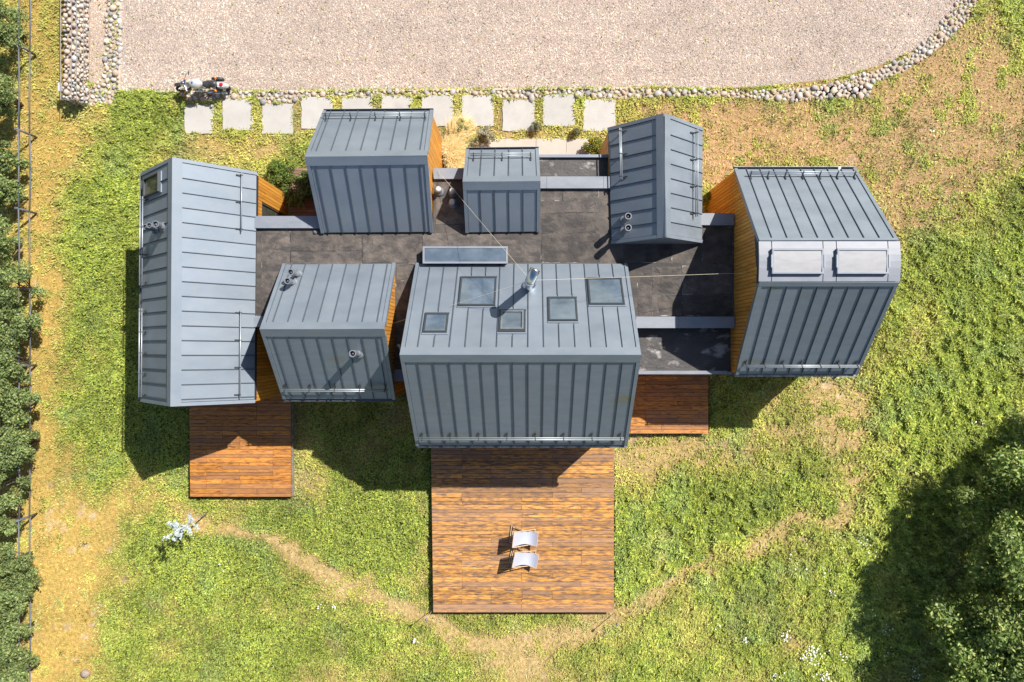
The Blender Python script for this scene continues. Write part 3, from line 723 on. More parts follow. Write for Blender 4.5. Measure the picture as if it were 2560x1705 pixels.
# ---- roof windows
def roof_window(s, uvb, double=False, glass='glass', fh=.11, label=None):
    u0, u1, v0, v1 = uvb; w = link('roof_window', None, house, (0, 0, 0))
    if label: w['label'] = label
    fl = MB(); e = .03 / s.W; ev = .04 / s.L; s.plate(fl, u0 - e, u1 + e, v0 - ev * 2.2, v1 + ev * 1.6, .024, .059); fl.build('flashing', M['metal'], w)
    tu, tv = .052 / s.W, .052 / s.L; f = MB()
    s.plate(f, u0, u1, v0, v0 + tv, .059, fh); s.plate(f, u0, u1, v1 - tv, v1, .059, fh + .004); s.plate(f, u0, u0 + tu, v0 + tv, v1 - tv, .059, fh); s.plate(f, u1 - tu, u1, v0 + tv, v1 - tv, .059, fh)
    f.build('frame', M['dark'], w)
    h1 = MB(); s.plate(h1, u0 - e * .5, u1 + e * .5, v0 - ev * .9, v0 - .001, .059, fh - .01); h1.build('sill', M['dark'], w)
    if double:
        g = MB(); a, b = tu * 1.15, tv * 1.15
        s.plate(g, u0 + a, u1 - a, v0 + b, v0 + 2 * b, .06, fh + .035); s.plate(g, u0 + a, u1 - a, v1 - 2 * b, v1 - b, .06, fh + .035)
        s.plate(g, u0 + a, u0 + 2 * a, v0 + 2 * b, v1 - 2 * b, .06, fh + .035); s.plate(g, u1 - 2 * a, u1 - a, v0 + 2 * b, v1 - 2 * b, .06, fh + .035)
        g.build('sash', M['gutter'], w); tu *= 2.3; tv *= 2.3
    p = MB(); s.plate(p, u0 + tu, u1 - tu, v0 + tv, v1 - tv, .06, .085); p.build('pane', M[glass], w)
WL = ['large roof window nearest the rooflight', 'small roof window low on the left', 'square roof window right of the chimney shadow', 'middle sized roof window', 'large roof window nearest the right gable']
WL = ['large roof window at the left of the chimney', 'smallest roof window at the far left', 'opening roof window with a raised sash below the chimney', 'square roof window right of the chimney', 'large roof window nearest the right gable']
WINS2 = [(1149, 1240, 699, 770), (1061, 1120, 789, 836), (1247, 1314, 783, 836), (1371, 1443, 752, 810), (1471, 1558, 705, 770)]
for i, q in enumerate(WUV): roof_window(SL['cena'], q, double=(i == 2), label=WL[i])
sA = SL['ayea']
ua, va = sA.uv(365, 500); ub, vb = sA.uv(411, 432)
u0, v0 = sA.uv(368, 470); u1, v1 = sA.uv(405, 470); ut, _ = sA.uv(386, 440); ul, _ = sA.uv(386, 487)
roof_window(sA, (min(ut, ul), max(ut, ul), v0, v1), glass='glass_d', fh=.14, label='dark roof window in the corner of the leftmost roof')

# ---- snow guards
def snow_guard(s, u0, u1, v, nb, two=True):
    v = v + (.21 if two else .13) / s.L
    g_ = link('snow_guard', None, house, (0, 0, 0))
    for k, (dv, h) in enumerate(((0, .16), (0., .24)) if two else ((0, .14),)):
        m = MB().tube([s.p(u0, v + dv, h), s.p(u1, v + dv, h)], .023, 6); m.build('rail', M['rail'], g_, smooth=True)
    for i in range(nb):
        u = u0 + (u1 - u0) * (i + .12) / max(nb - .76, 1); b = MB(); w = .012 / s.W
        s.plate(b, u - w, u + w, v - .04 / s.L, v + .03 / s.L, .03, .27 if two else .17); s.plate(b, u - w * 1.8, u + w * 1.8, v - .05 / s.L, v + .16 / s.L, .045, .07)
        b.build('bracket', M['dark'], g_)
s = SL['cenb']; v_ = s.uv(1300, 1093)[1]; snow_guard(s, .022, .975, v_, 8)
s = SL['beeb']; snow_guard(s, .03, .955, s.uv(850, 976)[1], 5)
s = SL['conea']; snow_guard(s, .03, .965, s.uv(940, 292)[1], 5)
s = SL['ctwoa']; snow_guard(s, .07, .93, s.uv(1260, 391)[1], 3)
s = SL['da']; snow_guard(s, .09, .96, s.uv(1990, 438)[1], 7)
s = SL['db']; snow_guard(s, .04, .965, s.uv(1990, 913)[1], 7)
s = SL['ayeb']; v_ = s.uv(606, 700)[1]
snow_guard(s, s.uv(606, 430)[0] + .004, s.uv(606, 582)[0], v_, 3, False); snow_guard(s, s.uv(606, 774)[0], s.uv(606, 1000)[0] - .01, v_, 4, False)
s = SL['ayea']; v_ = s.uv(363, 700)[1]
snow_guard(s, s.uv(363, 495)[0], s.uv(363, 715)[0], v_, 4); snow_guard(s, s.uv(363, 772)[0], s.uv(363, 992)[0], v_, 5)
s = SL['cthreea']; v_ = s.uv(1547, 380)[1]; snow_guard(s, s.uv(1547, 320)[0] + .02, s.uv(1547, 453)[0], v_, 3)
s = SL['cthreeb']; v_ = s.uv(1738, 400)[1]; snow_guard(s, s.uv(1738, 320)[0] + .03, s.uv(1738, 545)[0], v_, 4)

# ---- vents and chimney
def ring(r0, r1, z0, z1, n=14):
    m = MB()
    for z in (z0, z1):
        for r in (r0, r1):
            m.v += [(r * math.cos(2 * math.pi * k / n), r * math.sin(2 * math.pi * k / n), z) for k in range(n)]
    for k in range(n):
        j = (k + 1) % n
        m.f += [(2 * n + k, 3 * n + k, 3 * n + j, 2 * n + j), (n + k, n + j, 3 * n + j, 3 * n + k), (k, 2 * n + k, 2 * n + j, j)]
    return m
def vent(px, py, zt, zb, r=.085, label=None, cap='open'):
    q = P(px, py, zt); o = link('vent_pipe', None, house, (q.x, q.y, zb))
    if label: o['label'] = label
    h = zt - zb
    MB().tube([(0, 0, -.25), (0, 0, .1), (0, 0, .12), (0, 0, h * .62)], [r * 1.35, r * 1.35, r, r], 14).build('pipe', M['vent'], o, smooth=True)
    MB().tube([(0, 0, -.05), (0, 0, .02), (0, 0, .1), (0, 0, .1)], [r * 2.0, r * 2., r * 1.4, r * 1.2], 14).build('collar', M['vent'], o, smooth=True)
    if cap == 'open':
        ring(r * .95, r * 1.3, h * .6, h).build('cowl', M['vent'], o)
        MB().tube([(0, 0, h * .6), (0, 0, h * .78), (0, 0, h * .96)], [r * .95, r * .8, .01], 12).build('cone', M['vent'], o, smooth=True)
    else:
        MB().tube([(0, 0, h * .6), (0, 0, h * .62), (0, 0, h * .9), (0, 0, h)], [r * .9, r * 1.25, r * 1.2, r * .7], 14).build('cap', M['white'] if cap == 'white' else M['vent'], o, smooth=True)
vent(388, 560, 6.0, 5.37, .09); vent(372.5, 563, 5.75, 5.06, .075); vent(362, 567, 5.6, 4.86, .07)
vent(726, 680, 5.25, 4.35, .085); vent(718, 702, 5.35, 4.6, .085)
vent(881, 884, 6.48, 5.45, .09)
vent(1571, 540, 5.2, 4.3, .09); vent(1571, 569, 5.2, 4.3, .09)
for px, py in ((1095, 472), (1130, 476), (1130, 503)): vent(px, py, 4.32, ZM + .02, .085, cap='white')
sC = SL['cena']; base = on_plane(1323, 716, sC.E0, sC.n)
ch = link('chimney', None, house, base); ch['label'] = 'mirror bright steel chimney with a slanted cowl'
hb = 7.35 - base.z
MB().tube([(0, 0, -.3), (0, 0, .2), (0, 0, .22), (0, 0, hb)], [.18, .18, .15, .15], 20).build('pipe', M['chrome'], ch, smooth=True)
MB().tube([(0, 0, -.12), (0, 0, .1), (0, 0, .3)], [.25, .23, .16], 20).build('collar', M['chrome'], ch, smooth=True)
MB().tube([(-.035, -.09, hb + .10), (-.03, -.08, hb + .11), (.13, .30, hb + .22), (.135, .312, hb + .222)], [.05, .165, .165, .15], 20).tube([(0, 0, hb - .05), (0, 0, hb + .1)], [.17, .16], 18).build('cowl', M['chrome'], ch, smooth=True)
for zc in (.9, 1.8): ring(.145, .16, hb - zc, hb - zc + .04, 18).build('clamp_band', M['chrome'], ch)
top = Vector((0, 0, hb - .15))
for tgt in ((P(1089, 421, 3.9)), Vector((DN[0].x + .02, 2.38, 5.33)), Vector((P(989, 0, ZE).x - .02, .72, 4.3))):
    d = tgt - base; mid = (top + d) / 2 + Vector((0, 0, -.04))
    MB().tube([top, mid, d], .005, 5).build('guy_wire', M['rope'], ch)
# small fittings
MB().tube([P(1137.6, 1116, 3.3), P(1137.6, 1116, 3.1)], .06, 10)
for px in (1137.6, 1255.6, 1346, 1462):
    q = P(px, 1117, 2.9); wl2 = MB().box(q.x - .06, q.x + .06, q.y - .02, q.y + .16, 2.75, 2.9).tube([(q.x, q.y + .04, 2.74), (q.x, q.y + .04, 2.90)], .045, 8); wl2.build('wall_light', M['dark'], house)
q = P(2092, 941, 3.2); MB().box(q.x - .06, q.x + .06, q.y - .04, q.y + .25, 3.05, 3.2).tube([(q.x, q.y, 3.1), (q.x - .05, q.y - .1, 3.0)], .05, 8).build('wall_light', M['metal'], house)
q = P(997, 862, 4.15); MB().box(q.x - .05, q.x + .05, q.y - .06, q.y + .02, 4.05, 4.15).tube([(q.x, q.y, 4.1), (q.x + .03, q.y - .15, 4.02)], .045, 8).build('security_camera', M['white'], house)
q = P(789, 580, ZM); MB().tube([(q.x, q.y, ZM), (q.x, q.y, ZM + .06), (q.x, q.y, ZM + .1)], [.09, .075, .03], 10).build('roof_drain', M['gutter'], house)
q = P(2098, 422, ZE + .05); MB().box(q.x - .03, q.x + .06, q.y - .03, q.y + .08, ZE - .1, ZE + .06).build('roof_bracket', M['white'], house)

# ------------------------------------------------------------------ decks
def unit(name):
    m = MB().box(-.5, .5, -.5, .5, -.5, .5); me = bpy.data.meshes.new(name); me.from_pydata(m.v, [], m.f); me.update(); return me
def deck(label, x0, x1, y0, y1, zt, mat, pitch=(.135, .19), lens=(1.0, 2.6), side=None, slant=0., name='deck', cat='deck'):
    A, B = P(x0, y1, zt), P(x1, y0, zt); o = empty(name, ((A.x + B.x) / 2, (A.y + B.y) / 2, 0)); tag(o, label, cat)
    inv = -Vector(o.location)
    m = MB().box(A.x + .06, B.x - .04, A.y + .04, B.y, 0., zt - .03); m.v = [tuple(Vector(v) + inv) for v in m.v]; m.build('substructure', M['deck_under'], o)
    me = unit('plank'); me.materials.append(M[mat])
    y = A.y; rows = 0
    joints = [A.x + (B.x - A.x) * k for k in (0.16, .32, .49, .66, .82)]
    while y < B.y - .03:
        w = random.choice((pitch[0], pitch[1], (pitch[0] + pitch[1]) / 2)); w = min(w, B.y - y)
        f = (y - A.y) / (B.y - A.y); xl, xr = A.x - slant * f, B.x
        cuts = [xl] + sorted(random.sample([j + random.gauss(0, .01) for j in joints], random.choice((1, 2, 2, 3)) if (B.x - A.x) > 3 else random.choice((1, 1, 2)))) + [xr]
        for a, b in zip(cuts[:-1], cuts[1:]):
            if b - a < .1: continue
            p = link('plank', me, o, ((a + b) / 2 + inv.x, y + w / 2 + inv.y, zt - .014 + random.uniform(-.002, .003)))
            p.scale = (b - a - .010, w - .013, .028)
        y += w; rows += 1
    if side:
        n = int((B.y - A.y) / .16); sm = unit('fascia_board'); sm.materials.append(M['wood_side'])
        for k in range(n):
            p = link('fascia_board', sm, o, (B.x + .016 + inv.x, A.y + (k + .5) * (B.y - A.y) / n + inv.y, zt / 2 - .02)); p.scale = (.025, (B.y - A.y) / n - .012, zt - .05)
    return o
deck('large square terrace of orange brown boards carrying the two deckchairs', 1083, 1535, 1085, 1531, .40, 'wood_deck', slant=.10)
deck('left terrace of rich orange boards half shaded by the leftmost wing', 475, 727.5, 985, 1242, .41, 'wood_deck_new', side=True, slant=.04)
deck('small terrace of orange boards on the right under the low felt roof', 1540, 1771, 905, 1084, .36, 'wood_deck_new')
deck('hidden patio of weathered reddish boards beside the creeper', 722, 812, 418, 580, .12, 'wood_old', pitch=(.10, .12), lens=(.5, 1), cat='patio', name='patio')

# ------------------------------------------------------------------ deckchairs
def deckchair(loc, rz, label):
    o = empty('deckchair', loc); o.rotation_euler.z = rz; tag(o, label, 'deckchair', 'deckchairs on the large terrace')
    hw = .30; sec = .028
    def bar(a, b, name='rail', t=.034, w=.026):
        m = MB(); a, b = Vector(a), Vector(b); d = (b - a).normalized(); y = Vector((0, 1, 0)); 
        if abs(d.y) > .9: y = Vector((1, 0, 0))
        z = d.cross(y).normalized(); y = z.cross(d).normalized()
        c = [a - y * w / 2 - z * t / 2, a + y * w / 2 - z * t / 2, a + y * w / 2 + z * t / 2, a - y * w / 2 + z * t / 2]
        c2 = [q + (b - a) for q in c]; m.quadbox(c + c2); m.build(name, M['beech'], o)
    # back frame: low at the feet (+x), high at the head (-x)
    for s_ in (-1, 1):
        bar((.42, s_ * hw, .02), (-.44, s_ * hw, .90), 'back_rail')
        bar((.52, s_ * (hw - .035), .42), (-.50, s_ * (hw - .035), .02), 'seat_rail')
        bar((-.12, s_ * (hw + .03), .56), (-.56, s_ * (hw + .03), .03), 'prop_rail')
    bar((-.44, -hw, .90), (-.44, hw, .90), 'crossbar'); bar((.52, -hw, .42), (.52, hw, .42), 'crossbar')
    bar((.40, -hw, .05), (.40, hw, .05), 'crossbar'); bar((-.48, -hw, .05), (-.48, hw, .05), 'crossbar'); bar((-.55, -hw - .03, .06), (-.55, hw + .03, .06), 'crossbar')
    m = MB(); n, k = 18, 7
    for i in range(n + 1):
        f = i / n; x = -.44 + .96 * f; z = .90 + (.42 - .90) * f - .34 * math.sin(math.pi * f ** 1.15) * (1 - .1 * f)
        w = (hw - .012) * (1 - .16 * math.sin(math.pi * f))
        for j in range(k):
            g_ = j / (k - 1) * 2 - 1; m.v.append((x, w * g_, z + .025 * g_ * g_ * math.sin(math.pi * f) + .022))
    for i in range(n):
        for j in range(k - 1): a = i * k + j; m.f.append((a, a + k, a + k + 1, a + 1))
    m.build('canvas', M['canvas'], o, smooth=True)
deckchair((.33, -7.66, .402), R(-7), 'white canvas deckchair nearer the house on the large terrace')
deckchair((.34, -8.48, .402), R(-12), 'white canvas deckchair nearer the lawn, turned slightly more askew')

# ------------------------------------------------------------------ motorcycle (heading -x in its own frame is +x forward)
mo = empty('motorcycle', (-12.47, 10.32, .006)); mo.rotation_euler = (R(-4), 0, R(179)); mo.scale = (1.02, 1.04, 1.04)
tag(mo, 'silver tanked motorcycle with black seat parked on the gravel edge', 'motorcycle')
def wheel(cx, r, tw, steer=0., name='wheel'):
    w = link(name, None, mo, (cx, 0, r)); w.rotation_euler.z = steer
    m = MB(); n, k = 28, 8
    for i in range(n):
        a = 2 * math.pi * i / n
        for j in range(k):
            b = 2 * math.pi * j / k; rr = r - tw * .5 + math.cos(b) * tw * .5
            m.v.append((rr * math.cos(a), math.sin(b) * tw * .5, rr * math.sin(a)))
    for i in range(n):
        for j in range(k): m.f.append((i * k + j, ((i + 1) % n) * k + j, ((i + 1) % n) * k + (j + 1) % k, i * k + (j + 1) % k))
    m.build('tyre', M['black'], w, smooth=True)
    m = MB().tube([(0, -.07, 0), (0, .07, 0)], .045, 10)
    for i in range(12):
        a = 2 * math.pi * i / 12; m.tube([(0, 0, 0), ((r - tw) * math.cos(a), .0, (r - tw) * math.sin(a))], .006, 4)
    rim = [((r - tw) * math.cos(2 * math.pi * i / 24), 0, (r - tw) * math.sin(2 * math.pi * i / 24)) for i in range(25)]
    m.tube(rim, .015, 6, cap=False); m.build('rim', M['chrome'], w)
    MB().tube([(0, .075, 0), (0, .08, 0)], .12, 18).build('brake_disc', M['chrome'], w)
    return w
st = R(22)
wheel(.82, .33, .10, st); wheel(-.68, .32, .13)
fx = .82
MB().tube([(fx - .02, -.09, .33), (fx - .30, -.09, .95)], .022, 8).tube([(fx - .02, .09, .33), (fx - .30, .09, .95)], .022, 8).build('fork', M['chrome'], mo, smooth=True)
m = MB()
for i in range(9):
    a = R(35 + 110 * i / 8); 
    for y in (-.065, .065): m.v.append((fx + .36 * math.cos(a) * 1.0, y * (1 if 1 else 0), .33 + .375 * math.sin(a)))
m.f = [(2 * i, 2 * i + 1, 2 * i + 3, 2 * i + 2) for i in range(8)]; m.build('front_mudguard', M['dark'], mo)
MB().tube([(.38, -.37, .98), (.44, -.30, 1.0), (.50, -.12, 1.0), (.52, 0, .98), (.50, .12, 1.0), (.44, .30, 1.0), (.38, .37, .98)], .014, 8).build('handlebar', M['chrome'], mo, smooth=True)
for s_ in (-1, 1):
    MB().tube([(.37, s_ * .28, .985), (.355, s_ * .40, .975)], .022, 8).build('grip', M['black'], mo, smooth=True)
    MB().tube([(.44, s_ * .25, 1.0), (.47, s_ * .30, 1.16)], .007, 6).tube([(.47, s_ * .27, 1.16), (.48, s_ * .27, 1.17), (.50, s_ * .27, 1.17)], [.05, .065, .05], 10).build('mirror', M['chrome'], mo, smooth=True)
    MB().tube([(.62, s_ * .10, .80), (.62, s_ * .19, .80)], .01, 6).tube([(.60, s_ * .19, .80), (.66, s_ * .19, .80)], [.035, .03], 8).build('indicator', M['orange'], mo, smooth=True)
    MB().tube([(-.58, s_ * .08, .78), (-.58, s_ * .24, .78)], .009, 6).tube([(-.62, s_ * .24, .78), (-.55, s_ * .24, .78)], [.045, .035], 10).build('indicator', M['orange'], mo, smooth=True)
MB().tube([(.55, 0, .82), (.60, 0, .82), (.70, 0, .83), (.72, 0, .83)], [.05, .09, .10, .09], 16).build('headlight', M['chrome'], mo, smooth=True)
for y in (-.05, .05): MB().tube([(.50, y, .97), (.50, y, 1.03)], [.04, .045], 12).build('gauge', M['chrome'], mo, smooth=True)
def blob(rings, n=14):
    m = MB(); k0 = 0
    for (x, w, zl, zh) in rings:
        for j in range(n):
            a = 2 * math.pi * j / n; m.v.append((x, w * math.cos(a), (zl + zh) / 2 + (zh - zl) / 2 * math.sin(a)))
    for i in range(len(rings) - 1):
        for j in range(n): m.f.append((i * n + j, i * n + (j + 1) % n, (i + 1) * n + (j + 1) % n, (i + 1) * n + j))
    m.f.append(tuple(reversed(range(n)))); m.f.append(tuple((len(rings) - 1) * n + j for j in range(n))); return m
blob([(.42, .03, .78, .88), (.38, .10, .72, .94), (.28, .17, .68, .99), (.14, .19, .68, 1.0), (0., .15, .68, .97), (-.08, .08, .70, .93), (-.12, .05, .72, .88)]).build('fuel_tank', M['silver'], mo, smooth=True)
MB().tube([(.22, 0, .99), (.22, 0, 1.015)], .035, 12).build('fuel_cap', M['chrome'], mo, smooth=True)
blob([(-.06, .06, .74, .85), (-.14, .10, .72, .87), (-.26, .15, .72, .86), (-.34, .15, .72, .86), (-.38, .13, .74, .88), (-.42, .12, .76, .93), (-.55, .115, .78, .95), (-.66, .08, .80, .93)]).build('seat', M['leather'], mo, smooth=True)
MB().box(-.90, -.66, -.10, .10, .74, .80).tube([(-.66, 0, .72), (-.85, 0, .68), (-.98, 0, .55)], [.10, .10, .07], 10).build('rear_mudguard', M['silver'], mo)
MB().tube([(-.80, 0, .80), (-.86, 0, .86)], [.06, .05], 12).build('tail_light', M['red'], mo, smooth=True)
MB().tube([(-.40, -.13, .84), (-.62, -.13, .88), (-.66, 0, .90), (-.62, .13, .88), (-.40, .13, .84)], .012, 6).build('grab_rail', M['chrome'], mo, smooth=True)
blob([(-.38, .02, .60, .66), (-.42, .07, .46, .74), (-.60, .085, .42, .76), (-.80, .07, .45, .74), (-.86, .02, .56, .66)]).build('pannier', M['leather'], mo, smooth=True, loc=(0, -.24, 0))
MB().box(-.02, .30, -.14, .14, .30, .62).tube([(.14, -.02, .55), (.20, -.05, .70)], .11, 10).tube([(.12, -.23, .42), (.12, .23, .42)], .10, 12).tube([(.2, .1, .60), (.42, .12, .45), (.3, .16, .22), (-.1, .18, .22), (-.85, .19, .34)], [.025, .028, .028, .035, .045], 8).build('engine', M['chrome'], mo, smooth=False)
MB().tube([(.42, 0, .85), (.30, 0, .30), (-.15, 0, .25), (-.25, 0, .7), (.42, 0, .80)], .03, 8).tube([(-.15, -.09, .32), (-.68, -.09, .32)], .02, 6).tube([(-.15, .09, .32), (-.68, .09, .32)], .02, 6).tube([(-.55, -.1, .35), (-.45, -.11, .75)], .03, 8).tube([(-.55, .1, .35), (-.45, .11, .75)], .03, 8).build('frame', M['dark'], mo)
MB().tube([(.0, .12, .28), (-.08, .28, .02)], .012, 6).build('kickstand', M['dark'], mo)

# ------------------------------------------------------------------ gabion wall
gb = empty('gabion_wall', P(172, 110)); tag(gb, 'wire gabion wall filled with pale round stones at the top left', 'gabion wall')
gi = -Vector(gb.location)
GBX0, GBX1, GBY0, GBY1, GH = P(150, 0, 1.0).x, P(190, 0, 1.0).x, P(0, 251, .8).y, P(0, -90, .8).y, .95
core = MB().box(GBX0 + .14, GBX1 - .12, GBY0 + .12, GBY1, 0, GH - .14); core.v = [tuple(Vector(v) + gi) for v in core.v]; core.build('core', M['soil'], gb)
cnt = 0; placed = []
for t in range(9000):
    q_ = max(.3, 1 - t / 6000); r = .058 + .085 * random.random() ** 1.2 * q_
    if random.random() < .68: x = random.uniform(GBX0 + r, GBX1 - r); y = random.uniform(GBY0 + r, min(GBY1, 14.4)); z = GH - r * .7
    elif random.random() < .8: x = GBX1 - r * .8; y = random.uniform(GBY0 + r, min(GBY1, 14.4)); z = random.uniform(.1, GH - .12)
    else: y = GBY0 + r * .8; x = random.uniform(GBX0 + r, GBX1 - r); z = random.uniform(.1, GH - .12)
    if all((x - a) ** 2 + (y - b) ** 2 + (z - c) ** 2 > ((r + d) * .92) ** 2 for a, b, c, d in placed): placed.append((x, y, z, r))
    if len(placed) >= 420: break
placed.sort(key=lambda s: -s[3])
rest = MB()
for i, (x, y, z, r) in enumerate(placed):
    me = pick_stone()
    if i < 300:
        p = link('stone', me, gb, Vector((x, y, z)) + gi); p.scale = (r * random.uniform(.9, 1.15), r * random.uniform(.85, 1.1), r * random.uniform(.7, 1.)); p.rotation_euler = (random.uniform(0, .6), random.uniform(0, .6), random.uniform(0, 6))
    else:
        b = len(rest.v); rest.v += [tuple(Vector((x, y, z)) + v.co * r + gi) for v in me.vertices]; rest.f += [tuple(b + k for k in pl.vertices) for pl in me.polygons]
if rest.v: rest.build('small_stones', M['cobble'][1], gb, smooth=True)['kind'] = 'stuff'
wm = MB()
def wtube(a, b, r=.010): wm.tube([Vector(a) + gi, Vector(b) + gi], r, 5)
xm = (GBX0 + GBX1) / 2 + .12
for x in (GBX0, xm, GBX1): wtube((x, GBY0, GH + .02), (x, GBY1, GH + .02), .012)
for z in (.1, .5): wtube((GBX1 + .01, GBY0, z), (GBX1 + .01, GBY1, z)); wtube((GBX0 - .01, GBY0, z), (GBX0 - .01, GBY1, z))
y = GBY0
while y < GBY1:
    wtube((GBX0, y, GH + .02), (GBX1, y, GH + .02), .004); wtube((GBX1 + .01, y, 0), (GBX1 + .01, y, GH), .004); y += .5
for x in (GBX0, xm, GBX1): wtube((x, GBY0 - .01, 0), (x, GBY0 - .01, GH + .02), .008)
wtube((GBX0, GBY0 - .01, GH + .02), (GBX1, GBY0 - .01, GH + .02), .014)
wm.build('wire_cage', M['wire'], gb)
q = P(147, 217, .9); MB().box(q.x - .04 + gi.x, q.x + .03 + gi.x, q.y - .17 + gi.y, q.y + .17 + gi.y, .5, .9).build('plate', M['white'], gb)

# ------------------------------------------------------------------ fence on the left
fe = empty('fence', (-19.45, 0, 0)); tag(fe, 'long two rail grey post fence along the left edge of the lawn', 'fence')
FX = -19.45
pys = [-50, 140, 343, 534, 723, 913, 1098, 1284, 1472, 1660, 1850]
fy = [P(0, q).y for q in pys]
for i, y in enumerate(fy):
    dx, dy = random.uniform(-.04, .04), random.uniform(-.03, .03)
    MB().tube([(0, y, 0), (dx, y + dy, 1.30)], .045, 8).build('post', M['fence'], fe, smooth=True)
for i in range(len(fy) - 1):
    for z in (.52, 1.17):
        MB().tube([(.05, fy[i] - .05, z + random.uniform(-.03, .03)), (.05 + random.uniform(-.03, .03), (fy[i] + fy[i + 1]) / 2, z - .02), (.05, fy[i + 1] + .05, z + random.uniform(-.03, .03))], .029, 8).build('rail', M['fence'], fe, smooth=True)

# ------------------------------------------------------------------ vegetation
def leaves_mesh(name, pts, nrm, size, cols, mat, parent, aspect=.55, jit=.7):
    n = len(pts)
    nr = nrm + rng.normal(0, jit, (n, 3)); nr /= np.linalg.norm(nr, axis=1)[:, None] + 1e-9
    t = rng.normal(0, 1, (n, 3)); t -= nr * (t * nr).sum(1)[:, None]; t /= np.linalg.norm(t, axis=1)[:, None] + 1e-9
    b = np.cross(nr, t); s = size[:, None] if np.ndim(size) else size
    fold = nr * s * .15
    V = np.stack([pts - t * s, pts + b * s * aspect + fold, pts + t * s, pts - b * s * aspect + fold], 1).reshape(-1, 3)
    i = np.arange(n)[:, None] * 4
    F = np.concatenate([i + np.array([[0, 1, 2]]), i + np.array([[0, 2, 3]])], 0)
    return np_mesh(name, V, F, mat, np.repeat(cols, 4, 0), parent=parent)
GREENS = np.array([(.18, .26, .08), (.25, .32, .11), (.12, .18, .06), (.34, .38, .13), (.21, .26, .11)])
DARKG = np.array([(.19, .29, .07), (.25, .34, .09), (.14, .21, .06), (.42, .47, .15)])
def crown(parent, loc, rx, ry, rz, zc, n, pal, size=(.035, .07), clumps=26, name='crown', cl=(.20, .40), low=-.5):
    r = rng; C = r.normal(0, 1, (clumps, 3)); C /= np.linalg.norm(C, axis=1)[:, None]; C[:, 2] = np.where(C[:, 2] < low, -C[:, 2], C[:, 2])
    rad = r.uniform(.4, 1.0, clumps)[:, None]; C = C * rad; cr = r.uniform(cl[0], cl[1], clumps)
    k = r.integers(0, clumps, n); d = r.normal(0, 1, (n, 3)); d /= np.linalg.norm(d, axis=1)[:, None]
    rr = (r.random(n) ** .4)[:, None]
    p = C[k] + d * rr * cr[k][:, None] * r.uniform(.8, 1.15, n)[:, None]
    p = p * np.array([rx, ry, rz]) + np.array([0, 0, zc])
    p[:, 2] = np.maximum(p[:, 2], .05)
    ct = r.uniform(.8, 1.25, clumps)[k][:, None]
    cols = pal[r.integers(0, len(pal), n)] * r.uniform(.75, 1.3, n)[:, None] * ct
    nn = d * .6 + np.array([0, 0, .5])
    return leaves_mesh(name, p, nn, r.uniform(size[0], size[1], n), cols, M['leaf'], parent), C * np.array([rx, ry, rz]) + np.array([0, 0, zc])
def bush(px, py, rpx, zc, hz, label, n=6500, cat='bush', name='bush', pal=GREENS, size=(.035, .065), group=None, clumps=26, loc=None):
    q = P(px, py, zc) if loc is None else loc; r = rpx / (FPX / (HC - zc))
    o = empty(name, (q.x, q.y, 0)); tag(o, label, cat, group)
    _, C = crown(o, q, r, r * random.uniform(.9, 1.15), hz, zc, n, pal, size, clumps)
    m = MB()
    for c in C[:9]:
        m.tube([(random.uniform(-.08, .08), random.uniform(-.08, .08), -.02), (c[0] * .4, c[1] * .4, zc * .55), tuple(c * np.array([.85, .85, .92]))], [.035, .022, .008], 6)
    m.build('trunk' if cat == 'tree' else 'stem', M['bark'], o, smooth=True)
    return o
HB = [(2, 55, 62, 'grey green bush filling the top left corner of the meadow'), (-4, 235, 52, 'bush between the two uppermost fence posts in view'), (0, 395, 46, 'small bush just below the second fence post'),
      (10, 478, 48, 'rounded bush crossing the fence above the third post'), (-6, 600, 48, 'bush mostly outside the fence beside the pale straw'), (28, 722, 66, 'broad leafy bush covering the fourth fence post'),
      (30, 812, 66, 'bush with a dark shaded foot, level with the rear roof seams'), (18, 905, 52, 'bush covering the fifth fence post'), (42, 1005, 64, 'dense bush bulging furthest over the lawn, mid height of the left edge'),
      (40, 1110, 56, 'yellow flecked bush directly under the bulging one'), (8, 1205, 58, 'low bush where the lower rail reappears'), (-6, 1310, 42, 'smallest bush of the hedge beside the bare rails'),
      (24, 1408, 58, 'bush over the rail end near the pale bare spots'), (30, 1500, 56, 'bush hiding the eighth fence post'), (26, 1590, 60, 'second bush from the bottom left corner'), (22, 1685, 58, 'bush in the bottom left corner of the meadow')]
for i, (x, y, r, lab) in enumerate(HB): bush(x, y, r, 1.35, 1.15, lab, n=6800, group='bushes along the left fence')

def tree(px, py, r, zc, hz, n, lab, pal=DARKG):
    q = P(px, py); o = empty('tree', q); tag(o, lab, 'tree', 'trees at the lower right')
    _, C = crown(o, q, r, r, hz, zc, n, pal, (.05, .10), 80, cl=(.14, .30))
    m = MB().tube([(0, 0, -.05), (.05, .03, zc * .5), (.02, -.04, zc)], [.16, .12, .05], 8)
    for c in C[:12]: m.tube([(.04, .02, zc * .45), (c[0] * .5, c[1] * .5, zc * .8), tuple(c * .93)], [.06, .035, .01], 6)
    m.build('trunk', M['bark'], o, smooth=True)
tree(2462, 1285, 2.8, 3.0, 2.3, 52000, 'tall dark tree leaning into the right edge above the bottom corner')
tree(2400, 1570, 2.8, 2.4, 2.1, 52000, 'wide dark tree nearest the white flowers at lower right')
tree(2650, 1075, 2.2, 3.2, 2.3, 20000, 'tree mostly beyond the right edge, seen by its shadow and twigs')
tree(2630, 1760, 2.4, 3.0, 2.3, 22000, 'bright leaved tree at the very bottom right corner', GREENS)
tree(2690, 1480, 2.4, 3.0, 2.4, 20000, 'tree behind the others against the right edge')
